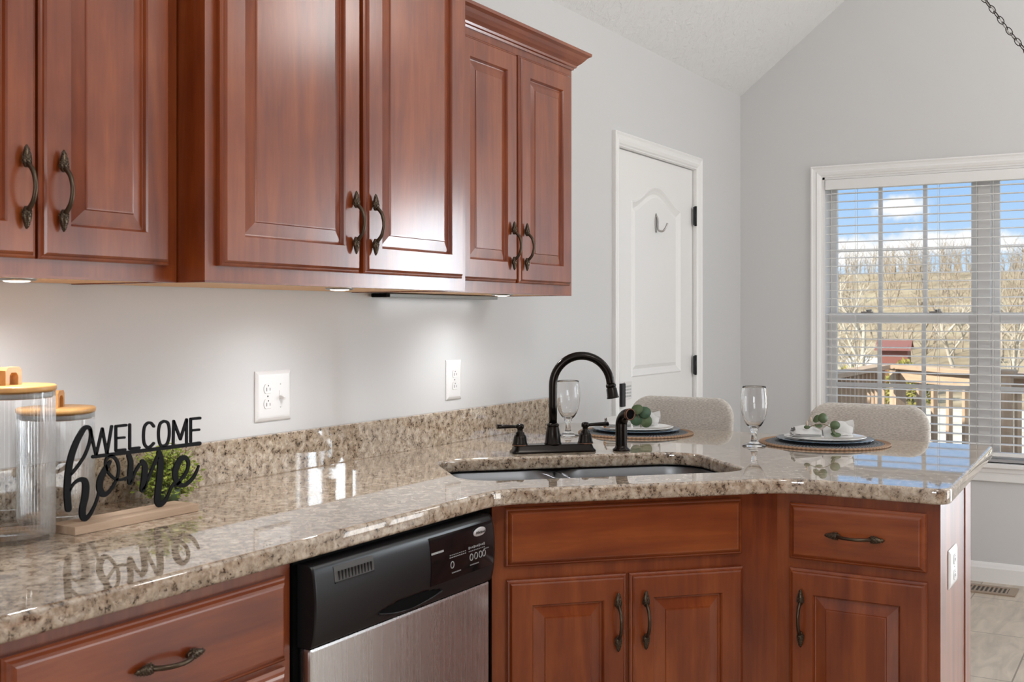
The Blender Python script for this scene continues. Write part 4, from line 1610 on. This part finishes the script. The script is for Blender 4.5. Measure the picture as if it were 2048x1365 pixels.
# goblets
def goblet_profile():
    o_ = [(0.0005, 0.0), (0.036, 0.0), (0.0368, 0.0015), (0.034, 0.004), (0.020, 0.009), (0.0125, 0.014), (0.0095, 0.022), (0.0085, 0.034), (0.0095, 0.045), (0.0135, 0.051), (0.0125, 0.054), (0.0150, 0.058),
          (0.0230, 0.066), (0.0320, 0.082), (0.0385, 0.102), (0.0415, 0.125), (0.0415, 0.145), (0.0395, 0.165), (0.0365, 0.1870)]
    i_ = [(0.0352, 0.1878), (0.0345, 0.1865), (0.0375, 0.165), (0.0395, 0.145), (0.0395, 0.125), (0.0365, 0.102), (0.0300, 0.083), (0.0205, 0.0685), (0.0100, 0.062), (0.0005, 0.061)]
    return o_, i_


def smooth_prof(p, n=3):
    return catmull(p, n)


def goblet(label, x, y):
    o_, i_ = goblet_profile()
    b = MB()
    b.lathe(o_[:4] + smooth_prof(o_[3:], 3)[1:] + i_[:2] + smooth_prof(i_[1:], 3)[1:], 48)
    g_ = b.build('goblet', M['clear_glass'], None, (x, y, CT + 0.0004))
    return tag(g_, label, 'glass', 'stemmed water goblets')


goblet('clear stemmed water goblet behind the faucet, beside the wall', 3.372, -0.238)
goblet('clear stemmed water goblet on the open counter between the two place settings', 3.392, -0.884)


# place settings
def placemat(label, x, y, r):
    p = thing('placemat', label, 'placemat', (x, y, CT), 0, 'round braided placemats')
    def ringprof(r0, r1, n_):
        out_ = []
        for k in range(n_ * 4 + 1):
            u = k / (n_ * 4)
            out_.append((max(0.0005, r0 + (r1 - r0) * u), 0.0042 + 0.0020 * abs(math.sin(PI * n_ * u))))
        return out_
    b = MB()
    b.lathe([(0.0005, 0.0005), (r * 0.90, 0.0005)] + ringprof(r * 0.90, 0.0005, 15), 64, cap=False)
    b.build('mat_centre', M['mat_navy'], p)
    b = MB()
    b.lathe([(r * 0.90, 0.0005), (r - 0.002, 0.0005), (r, 0.003)] + ringprof(r - 0.001, r * 0.90, 5), 96, cap=False)
    b.build('mat_border', M['mat_jute'], p)
    return p


placemat('round braided placemat with navy centre, nearer the faucet', 3.565, -0.402, 0.200)
placemat('round braided placemat with navy centre, nearer the counter end', 3.580, -1.052, 0.205)


def charger(label, x, y):
    b = MB()
    seg = 144
    def rm(r, z, a):
        return r * (1 + (0.010 * math.cos(36 * a) if r > 0.12 else 0))
    b.lathe([(0.0005, 0.0), (0.085, 0.0), (0.100, 0.0025), (0.150, 0.0085), (0.152, 0.010), (0.150, 0.0115), (0.100, 0.0068), (0.085, 0.0045), (0.0005, 0.0045)], seg, rmod=rm)
    o = b.build('charger_plate', M['plate_blue'], None, (x, y, CT + 0.0066))
    return tag(o, label, 'plate', 'blue charger plates')


charger('dark blue charger plate with fluted rim under the dinner plate nearer the faucet', 3.572, -0.402)
charger('dark blue charger plate with fluted rim under the dinner plate nearer the counter end', 3.590, -1.052)


def dinner(label, x, y):
    b = MB()
    b.lathe([(0.0005, 0.0), (0.080, 0.0), (0.085, 0.0015), (0.124, 0.0085), (0.1285, 0.0105), (0.1270, 0.0118), (0.1220, 0.0115), (0.086, 0.0060), (0.078, 0.0045), (0.0005, 0.0045)], 96)
    o = b.build('dinner_plate', M['plate_ceramic'], None, (x, y, CT + 0.0126))
    return tag(o, label, 'plate', 'white dinner plates')


dinner('white dinner plate on the charger nearer the faucet', 3.572, -0.402)
dinner('white dinner plate on the charger nearer the counter end', 3.590, -1.052)


def napkin(label, x, y, rot, tan_edge=False):
    n_ = thing('napkin', label, 'napkin', (x, y, CT + 0.0205), rot, 'folded cloth napkins')
    # folded cloth gathered at the middle: stacked layers fanning out to both sides
    b = MB()
    for side in (-1, 1):
        for lay in range(4):
            rows = []
            for i in range(13):
                u = i / 12
                xx = side * (0.004 + 0.086 * u)
                wd = 0.017 + 0.036 * math.sin(u * PI * 0.5) - (0.010 * max(0, u - 0.85) / 0.15)
                row = []
                for k in range(11):
                    v = k / 10 * 2 - 1
                    yy = v * wd + (0.004 if side > 0 else -0.004) * lay
                    hgt = (0.034 if side > 0 else 0.022) * math.sin(min(1, u * 1.15) * PI * 0.62) * (1 - 0.75 * v * v)
                    zz = 0.004 + lay * 0.0032 + hgt * (0.55 + 0.15 * lay) + 0.012 * (1 - u) * (1 - v * v)
                    zz += 0.0025 * math.sin(9 * v + 2.0 * lay + 3 * u) * u
                    row.append((xx + 0.004 * math.sin(3 * v + lay) * u, yy, max(zz, 0.001 + 0.0006 * lay)))
                rows.append(row)
            low = [[(p[0], p[1], p[2] - 0.0016) for p in r] for r in rows]
            b.quadgrid(rows, smooth=True)
            b.quadgrid(low, smooth=True)
            b.quadgrid([rows[-1], low[-1]], smooth=False)
            b.quadgrid([[r[0] for r in rows], [r[0] for r in low]], smooth=False)
            b.quadgrid([[r[-1] for r in rows], [r[-1] for r in low]], smooth=False)
    b.build('cloth', M['napkin_cloth'], n_)
    # rolled edge of the right half
    b = MB()
    rows = []
    for i in range(9):
        u = i / 8
        row = []
        for k in range(16):
            a = 2 * PI * k / 16
            rr = 0.010 + 0.014 * u
            row.append((0.018 + 0.080 * u, 0.016 + rr * 1.3 * math.cos(a), 0.026 + 0.010 * u + rr * 0.9 * math.sin(a)))
        rows.append(row)
    b.quadgrid(rows, close_u=True)
    rows2 = [[(p[0], (p[1] - 0.016) * 0.9 + 0.016, (p[2] - 0.03) * 0.9 + 0.03) for p in r] for r in rows]
    b.quadgrid(rows2, close_u=True)
    b.quadgrid([rows[-1], rows2[-1]], close_u=True)
    b.quadgrid([rows[0], rows2[0]], close_u=True)
    b.build('rolled_fold', M['napkin_cloth'], n_)
    b = MB()
    for lay in range(3):
        b.box(-0.098, -0.060, -0.045 + 0.004 * lay, 0.020, 0.002 + lay * 0.006, 0.0060 + lay * 0.006, bev=0.0018)
    b.build('folded_end', M['napkin_edge'] if tan_edge else M['napkin_cloth'], n_)
    return n_


napkin('white napkin with a tan folded end on the plate nearer the faucet', 3.548, -0.395, R(-62), True)
napkin('light grey napkin gathered with a sprig on the plate nearer the counter end', 3.560, -1.050, R(-66))


def leaf_mesh(b, c, nrm, axis, L, Wd):
    nrm = Vector(nrm).normalized()
    ax1 = Vector(axis)
    ax1 = (ax1 - nrm * ax1.dot(nrm)).normalized()
    ax2 = nrm.cross(ax1)
    c = Vector(c)
    N = 18
    top_, bot = [], []
    for k in range(N):
        a = 2 * PI * k / N
        p = c + ax1 * (L * 0.5 * math.cos(a)) + ax2 * (Wd * 0.5 * math.sin(a)) + nrm * (0.0025 * math.cos(a) ** 2)
        top_.append(p + nrm * 0.0004)
        bot.append(p - nrm * 0.0004)
    tv = [b.bm.verts.new(p) for p in top_]
    bv = [b.bm.verts.new(p) for p in bot]
    b.bm.faces.new(tv).smooth = True
    b.bm.faces.new(list(reversed(bv))).smooth = True
    for k in range(N):
        b.bm.faces.new((tv[k], bv[k], bv[(k + 1) % N], tv[(k + 1) % N]))


def sprig(label, x, y, z, leaves, stem, buds=(), mt='leaf_green'):
    s_ = thing('eucalyptus_sprig', label, 'sprig', (x, y, z), 0, 'eucalyptus sprigs on the napkins')
    b = MB()
    b.tube(catmull(stem, 6), 0.0014, 6)
    b.build('stem', M['stem_brown'], s_)
    for i, (c, nr, ax_, L, Wd) in enumerate(leaves):
        b = MB()
        leaf_mesh(b, c, nr, ax_, L, Wd)
        b.build('leaf', M[mt if i % 3 else 'leaf_olive'], s_)
    for c in buds:
        b = MB()
        b.ball(c, 0.004, 2, (1, 1, 2.2))
        b.build('bud', M['bud_cream'], s_)
    return s_


# the viewer stands towards (-0.85, -0.5): right is (0.5, -0.86)
RT = Vector((0.509, -0.861, 0))
TV = Vector((-0.861, -0.509, 0.12))


def vp(r_, up_, back=0.0):
    v = RT * r_ - Vector((TV.x, TV.y, 0)) * back
    return (v.x, v.y, up_)


sprig('sprig of round green eucalyptus leaves behind the side sprayer', 3.505, -0.435, CT + 0.042,
      [(vp(0.000, 0.046), (-0.8, -0.2, 0.5), RT, 0.040, 0.038), (vp(-0.004, 0.012), TV, (0, 0, 1), 0.044, 0.042), (vp(0.026, 0.036), (-0.8, -0.6, 0.3), RT, 0.042, 0.040),
       (vp(0.030, 0.006), TV, (0, 0, 1), 0.044, 0.042), (vp(-0.026, 0.030, 0.01), (-0.5, -0.3, 0.8), RT, 0.034, 0.030)],
      [vp(0.012, -0.016), vp(0.010, 0.0), vp(0.006, 0.018), vp(-0.002, 0.036)])
sprig('olive eucalyptus sprig with pale buds on the napkin nearer the counter end', 3.512, -1.068, CT + 0.053,
      [(vp(-0.002, 0.034), TV, (0, 0, 1), 0.032, 0.030), (vp(-0.018, 0.030, 0.01), (-0.6, 0.1, 0.5), (0, 0, 1), 0.030, 0.024), (vp(0.036, 0.012), TV, RT, 0.032, 0.028),
       (vp(-0.016, 0.010), (-0.5, -0.4, 0.7), RT, 0.026, 0.016), (vp(0.038, -0.018), (-0.6, -0.5, 0.6), RT, 0.034, 0.018), (vp(-0.052, 0.006), TV, RT, 0.020, 0.012),
       (vp(0.030, -0.008), (-0.4, -0.6, 0.6), (0, 0, 1), 0.028, 0.012)],
      [vp(-0.050, 0.004), vp(-0.028, 0.012), vp(-0.006, 0.016), vp(0.018, 0.008), vp(0.034, -0.004), vp(0.036, -0.020)],
      [vp(-0.040, 0.030), vp(-0.052, 0.018)], 'leaf_olive')


# bar stools
def make_stool(label, y):
    s_ = thing('bar_stool', label, 'stool', (4.0, y, FZ), 0, 'upholstered bar stools')
    # back pad: rounded rectangle bowed round the sitter
    b = MB()
    wz0_, wz1_ = 0.700, 0.970
    hw_ = 0.213
    def sect(t_off):
        rows = []
        for ins in (0.0,):
            pass
        return rows
    outl = rrect(-hw_, hw_, wz0_, wz1_, 0.075, 8)
    def pt(yy, zz, off, ins):
        cy, cz = 0.0, (wz0_ + wz1_) / 2
        f_ = 1 - ins
        yy2, zz2 = yy * (1 - ins / hw_), cz + (zz - cz) * (1 - ins / 0.135)
        bow = 0.10 - 0.9 * yy2 * yy2
        return (bow + off + (zz2 - 0.7) * 0.10, yy2, zz2)
    rows = []
    for ins, off in ((0.10, -0.022), (0.05, -0.0215), (0.018, -0.020), (0.006, -0.015), (0.0, -0.006), (0.0, 0.006), (0.006, 0.015), (0.018, 0.020), (0.05, 0.0215), (0.10, 0.022)):
        rows.append([pt(yy, zz, off, ins) for yy, zz in outl])
    vv = b.quadgrid(rows, close_u=True, smooth=True)
    for ring in (vv[0], vv[-1]):
        b.face(ring, smooth=True)
    b.build('backrest', M['stool_fabric'], s_)
    b = MB()
    rows = []
    for ins, z in ((0.10, 0.560), (0.02, 0.560), (0.004, 0.566), (0.0, 0.580), (0.0, 0.605), (0.008, 0.622), (0.03, 0.630), (0.10, 0.634)):
        rows.append([(x, yy, z) for x, yy in rrect(-0.20 + ins - 0.09, 0.20 - ins - 0.09, -0.205 + ins, 0.205 - ins, max(0.01, 0.07 - ins * 0.5), 6)])
    vv = b.quadgrid(rows, close_u=True)
    b.face(vv[0])
    b.face(vv[-1])
    b.build('seat', M['stool_fabric'], s_)
    for sy in (-1, 1):
        b = MB()
        b.tube([(0.03, sy * 0.17, 0.60), (0.082, sy * 0.165, 0.70), (0.094, sy * 0.15, 0.80)], 0.009, 10)
        b.build('back_post', M['stool_leg_black'], s_)
    for sx_ in (-1, 1):
        for sy in (-1, 1):
            b = MB()
            b.tube([(sx_ * 0.14 - 0.09, sy * 0.15, 0.562), (sx_ * 0.19 - 0.09, sy * 0.19, 0.0)], [0.012, 0.009], 12)
            b.build('leg', M['stool_leg_black'], s_)
    b = MB()
    f_ = 0.21
    zz = 0.22
    c4 = [(sx_ * 0.170 - 0.09, sy * 0.174, zz) for sx_, sy in ((-1, -1), (1, -1), (1, 1), (-1, 1))]
    for i in range(4):
        b.tube([c4[i], c4[(i + 1) % 4]], 0.007, 8)
    b.build('footrest', M['stool_leg_black'], s_)
    return s_


make_stool('grey upholstered bar stool in front of the white door', -0.362)
make_stool('grey upholstered bar stool in front of the window blind', -1.072)

# ================================================================== FLOOR REGISTER AND SWAG CHAIN
vt = thing('floor_vent', 'brown metal floor vent by the baseboard under the window', 'vent', (5.645, -1.215, FZ))
b = MB()
b.box(-0.075, 0.075, -0.165, 0.165, 0.0, 0.0025)
b.build('vent_well', M['slot_dark'], vt)
b = MB()
for (x0_, x1_, y0_, y1_) in ((-0.083, -0.052, -0.175, 0.175), (0.052, 0.083, -0.175, 0.175), (-0.052, 0.052, -0.175, -0.140), (-0.052, 0.052, 0.140, 0.175)):
    b.box(x0_, x1_, y0_, y1_, 0.0, 0.006)
for k in range(15):
    yy = -0.136 + k * 0.0192
    b.box(-0.052, 0.052, yy, yy + 0.008, 0.0, 0.0052)
b.build('vent_grille', M['vent_tan'], vt)

ch = thing('swag_chain', 'dark bronze chandelier chain hanging from the sloped ceiling, with a clear cord', 'chain', (4.5, -0.92, 3.236))
CO = Vector(ch.location)
# hangs between two ceiling hooks, beyond the frame on both sides
path = catmull([(-0.92, 3.225), (-1.15, 2.885), (-1.406, 2.506), (-1.54, 2.306), (-1.72, 2.08), (-1.98, 1.86), (-2.30, 1.77), (-2.62, 1.86), (-2.88, 2.08), (-3.06, 2.306), (-3.45, 2.885), (-3.68, 3.215)], 24)
seg_len = 0.0265
b = MB()
acc, idx = 0.0, 0
prev = Vector(path[0])
pts_on = [prev.copy()]
for q_ in path[1:]:
    q_ = Vector(q_)
    while (q_ - pts_on[-1]).length >= seg_len:
        pts_on.append(pts_on[-1] + (q_ - pts_on[-1]).normalized() * seg_len)
for i in range(len(pts_on) - 1):
    a_, c2 = pts_on[i], pts_on[i + 1]
    mid = (a_ + c2) / 2
    dd = (c2 - a_).normalized()
    t3 = Vector((0, dd.x, dd.y))
    n3 = Vector((0, -dd.y, dd.x)) if i % 2 == 0 else Vector((1, 0, 0))
    n3 = (n3 * 0.9 + (Vector((1, 0, 0)) if i % 2 == 0 else Vector((0, -dd.y, dd.x))) * 0.35).normalized()
    loop = []
    for k in range(14):
        an = 2 * PI * k / 14
        loop.append(Vector((0, mid.x - CO.y, mid.y - CO.z)) + t3 * (0.0175 * math.cos(an)) + n3 * (0.0095 * math.sin(an)))
    b.tube(loop, 0.0017, 6, close=True)
b.build('chain', M['chain_bronze'], ch)
b = MB()
b.tube([(0.004 * math.sin(i * 0.7), p.x - CO.y - 0.004 * math.cos(i * 0.9), p.y - CO.z) for i, p in enumerate(pts_on)], 0.0022, 6)
b.build('cord', M['cord_clear'], ch)
for (yy, zz) in ((-0.92, 3.236), (-3.68, 3.22)):
    b = MB()
    b.lathe([(0.022, 0.02), (0.020, -0.004), (0.006, -0.010), (0.003, -0.016)], 16, Matrix.Translation((0, yy - CO.y, zz - CO.z)))
    b.build('ceiling_hook', M['chain_bronze'], ch)

# ================================================================== OUTSIDE
DZ = -0.10
b = MB()
for k in range(30):
    y0_ = -4.2 + 0.146 * k
    b.box(5.98, 10.45 if y0_ > -0.1 else 10.45 + (y0_ + 0.0) * 1.0, y0_, y0_ + 0.14, DZ - 0.03, DZ)
struct(b.build('outside_deck', M['deck_wood']))


def railing(label, p0, p1, z_top, n_bal, posts):
    p0, p1 = Vector((*p0, 0)), Vector((*p1, 0))
    L = (p1 - p0).length
    ang = math.atan2(p1.y - p0.y, p1.x - p0.x)
    r_ = thing('deck_railing', label, 'railing', (p0.x, p0.y, DZ), ang, 'railings of the outside deck')
    H_ = z_top - DZ
    b = MB()
    b.box(-0.05, L + 0.05, -0.08, 0.08, H_ - 0.038, H_, bev=0.004)
    b.build('top_rail', M['deck_wood'], r_)
    b = MB()
    b.box(0, L, -0.02, 0.02, H_ - 0.145, H_ - 0.040)
    b.box(0, L, -0.02, 0.02, 0.08, 0.17)
    b.build('cross_rail', M['deck_wood'], r_)
    for k in range(n_bal):
        x = L * (k + 0.5) / n_bal
        if any(abs(x - p) < 0.07 for p in posts):
            continue
        b = MB()
        b.box(x - 0.019, x + 0.019, -0.058, -0.020, 0.05, H_ - 0.045)
        b.build('baluster', M['deck_wood_v'], r_)
    for p in posts:
        b = MB()
        b.box(p - 0.05, p + 0.05, -0.05, 0.05, -0.9, H_ - 0.04)
        b.build('post', M['deck_wood_v'], r_)
    return r_


railing('shaded side railing of the wooden deck leading away from the house', (6.05, 0.20), (10.08, 0.20), 0.895, 30, (0.1, 2.1))
railing('sunlit diagonal far railing of the wooden deck', (8.40, -1.78), (10.30, 0.12), 0.895, 13, (2.64,))
b = MB()
b.box(-0.075, 0.075, -0.075, 0.075, -0.9, 0.995)
b.box(-0.10, 0.10, -0.10, 0.10, 0.995, 1.03, bev=0.01)
tag(b.build('deck_post', M['deck_wood_v'], None, (8.88, -0.93, DZ - 0.0)), 'thick capped deck post close to the house', 'post')


# ground: falls away from the deck, then climbs to a wooded hill
def ground_h(x, y):
    d_ = x
    z = -1.3 - 0.012 * max(0, d_ - 12)
    if d_ > 38:
        u = min(1.0, (d_ - 38) / 70)
        z += 7.0 * u * u * (3 - 2 * u) * (1 + 0.10 * math.sin(y * 0.05 + 0.8))
    z += 0.35 * mnoise.noise(Vector((x * 0.08, y * 0.08, 0)))
    return z


b = MB()
rows = []
for i in range(60):
    x = 6.2 + (i / 59) ** 1.5 * 150
    rows.append([(x, -70 + 150 * j / 50, ground_h(x, -70 + 150 * j / 50) if x > 8 else -1.3) for j in range(51)])
cut = next(i for i, r in enumerate(rows) if r[0][0] > 37)
b.quadgrid(rows[:cut + 1])
struct(b.build('outside_lawn', M['dry_lawn'], recalc=False))
b = MB()
b.quadgrid(rows[cut:])
struct(b.build('outside_hill', M['hill_brush'], recalc=False))


def branch(b, p, d_, length, r, depth, rnd, seg=4):
    pts = [p]
    cur = p.copy()
    dd = d_.copy()
    n_ = 4 if depth > 1 else 3
    for k in range(n_):
        dd = (dd + Vector((rnd.uniform(-1, 1), rnd.uniform(-1, 1), rnd.uniform(-0.3, 0.7))) * 0.13).normalized()
        cur = cur + dd * (length / n_)
        pts.append(cur.copy())
    b.tube(pts, [r * (1 - 0.55 * i / n_) for i in range(n_ + 1)], seg, cap=False)
    if depth <= 0:
        return
    kn = rnd.randint(3, 5) if depth > 1 else rnd.randint(3, 4)
    for k in range(kn):
        u = rnd.uniform(0.35, 1.0)
        q_ = pts[min(n_, max(1, int(u * n_)))]
        az_ = rnd.uniform(0, 2 * PI)
        sp = rnd.uniform(0.45, 0.85)
        side = Vector((math.cos(az_), math.sin(az_), 0.15))
        nd = (dd * (1 - sp * 0.5) + side * sp).normalized()
        nd.z = abs(nd.z) * 0.8 + 0.2
        branch(b, q_, nd.normalized(), length * rnd.uniform(0.45, 0.68), r * 0.5, depth - 1, rnd)


def bare_tree(label, x, y, h_, r, material, seed, depth=4):
    rnd = random.Random(seed)
    b = MB()
    branch(b, Vector((0, 0, -0.3)), Vector((rnd.uniform(-0.08, 0.08), rnd.uniform(-0.08, 0.08), 1)).normalized(), h_ * 0.55, r, depth, rnd)
    o = b.build('bare_tree', M[material], None, (x, y, ground_h(x, y)), recalc=False)
    return tag(o, label, 'tree', 'bare winter trees beyond the deck')


bare_tree('pale bare tree with spreading branches, seen through the first window column', 41.0, 7.6, 5.6, 0.13, 'bark_pale', 3)
bare_tree('tall thin bare tree seen beside the window mullion', 46.0, 5.1, 5.8, 0.11, 'bark_pale', 8)
bare_tree('small bare tree low in the first window column', 36.0, 6.7, 3.4, 0.06, 'bark_pale', 21, 3)
bare_tree('slender grey tree in the middle window column', 52.0, 7.5, 5.2, 0.09, 'bark_grey', 31, 3)
bare_tree('pale bare tree beyond the capped deck post', 44.0, 3.1, 5.8, 0.11, 'bark_pale', 44)
bare_tree('slender grey tree just beyond the thick mullion', 55.0, 4.7, 5.4, 0.09, 'bark_grey', 52, 3)

# woods on the hillside: too many trunks to count
rnd = random.Random(77)
b = MB()
for i in range(1100):
    x = rnd.uniform(48, 118)
    y = rnd.uniform(-22, 40)
    z = ground_h(x, y) - 0.2
    h_ = rnd.uniform(1.4, 3.2)
    if abs(x - 46) < 4 and abs(y - 8) < 4:
        continue
    lean = Vector((rnd.uniform(-0.12, 0.12), rnd.uniform(-0.2, 0.2), 1))
    p0_ = Vector((x, y, z))
    p1_ = p0_ + lean * h_
    b.tube([p0_, (p0_ + p1_) / 2 + Vector((0, rnd.uniform(-.15, .15), 0)), p1_], [rnd.uniform(0.03, 0.07), 0.035, 0.008], 4, cap=False)
    for k in range(7):
        u = rnd.uniform(0.25, 0.95)
        q_ = p0_.lerp(p1_, u)
        e_ = q_ + Vector((rnd.uniform(-1, 1), rnd.uniform(-1, 1), rnd.uniform(0.4, 1.3))) * rnd.uniform(0.5, 1.1)
        b.tube([q_, e_], [0.020, 0.006], 3, cap=False)
o = b.build('outside_woods', M['bark_grey'], None, recalc=False)
tag(o, 'dense bare winter woods covering the hillside beyond the window', 'woods', kind='stuff')


def shrub(label, x, y, rx, rz, seed, material):
    rnd = random.Random(seed)
    b = MB()
    for i in range(900):
        th, u = rnd.uniform(0, 2 * PI), rnd.uniform(-0.2, 1)
        rr = math.sqrt(max(0, 1 - u * u)) * rnd.uniform(0.5, 1)
        c = Vector((rx * rr * math.cos(th), rx * rr * math.sin(th), rz * (u * rnd.uniform(0.6, 1) + 0.15)))
        a1 = Vector((rnd.uniform(-1, 1), rnd.uniform(-1, 1), rnd.uniform(-1, 1))).normalized() * 0.09
        a2 = a1.orthogonal().normalized() * 0.05
        b.face([c - a1, c + a2, c + a1, c - a2])
    o = b.build('shrub', M[material], None, (x, y, ground_h(x, y)), recalc=False)
    return tag(o, label, 'shrub', 'shrubs beyond the deck')


shrub('yellow-green shrub in the middle window column above the deck rail', 40.0, 5.95, 1.0, 1.35, 5, 'shrub_olive')
shrub('smaller yellow-green shrub beside the first window frame', 40.0, 7.9, 0.7, 1.1, 6, 'shrub_olive')

# house half hidden in the brush
hs = thing('house', 'distant house with red wall and white trim half hidden in the brush', 'house', (46.0, 7.45, ground_h(46, 7.45) - 0.95), R(8))
b = MB()
b.box(-1.2, 1.2, -0.5, 0.6, 0, 2.5)
b.build('red_wall', M['barn_red'], hs)
b = MB()
b.box(-1.1, 1.1, 0.6, 1.8, 0, 2.05)
b.build('white_wing', M['house_white'], hs)
b = MB()
b.quadgrid([[(-1.4, -0.62, 2.42), (-1.4, 0.72, 2.42)], [(0.0, -0.62, 2.80), (0.0, 0.72, 2.80)], [(1.4, -0.62, 2.42), (1.4, 0.72, 2.42)]], smooth=False)
b.quadgrid([[(-1.2, -0.5, 2.5), (0.0, -0.5, 2.78), (1.2, -0.5, 2.5)], [(-1.2, 0.6, 2.5), (0.0, 0.6, 2.78), (1.2, 0.6, 2.5)]], smooth=False)
b.build('roof', M['barn_red'], hs)
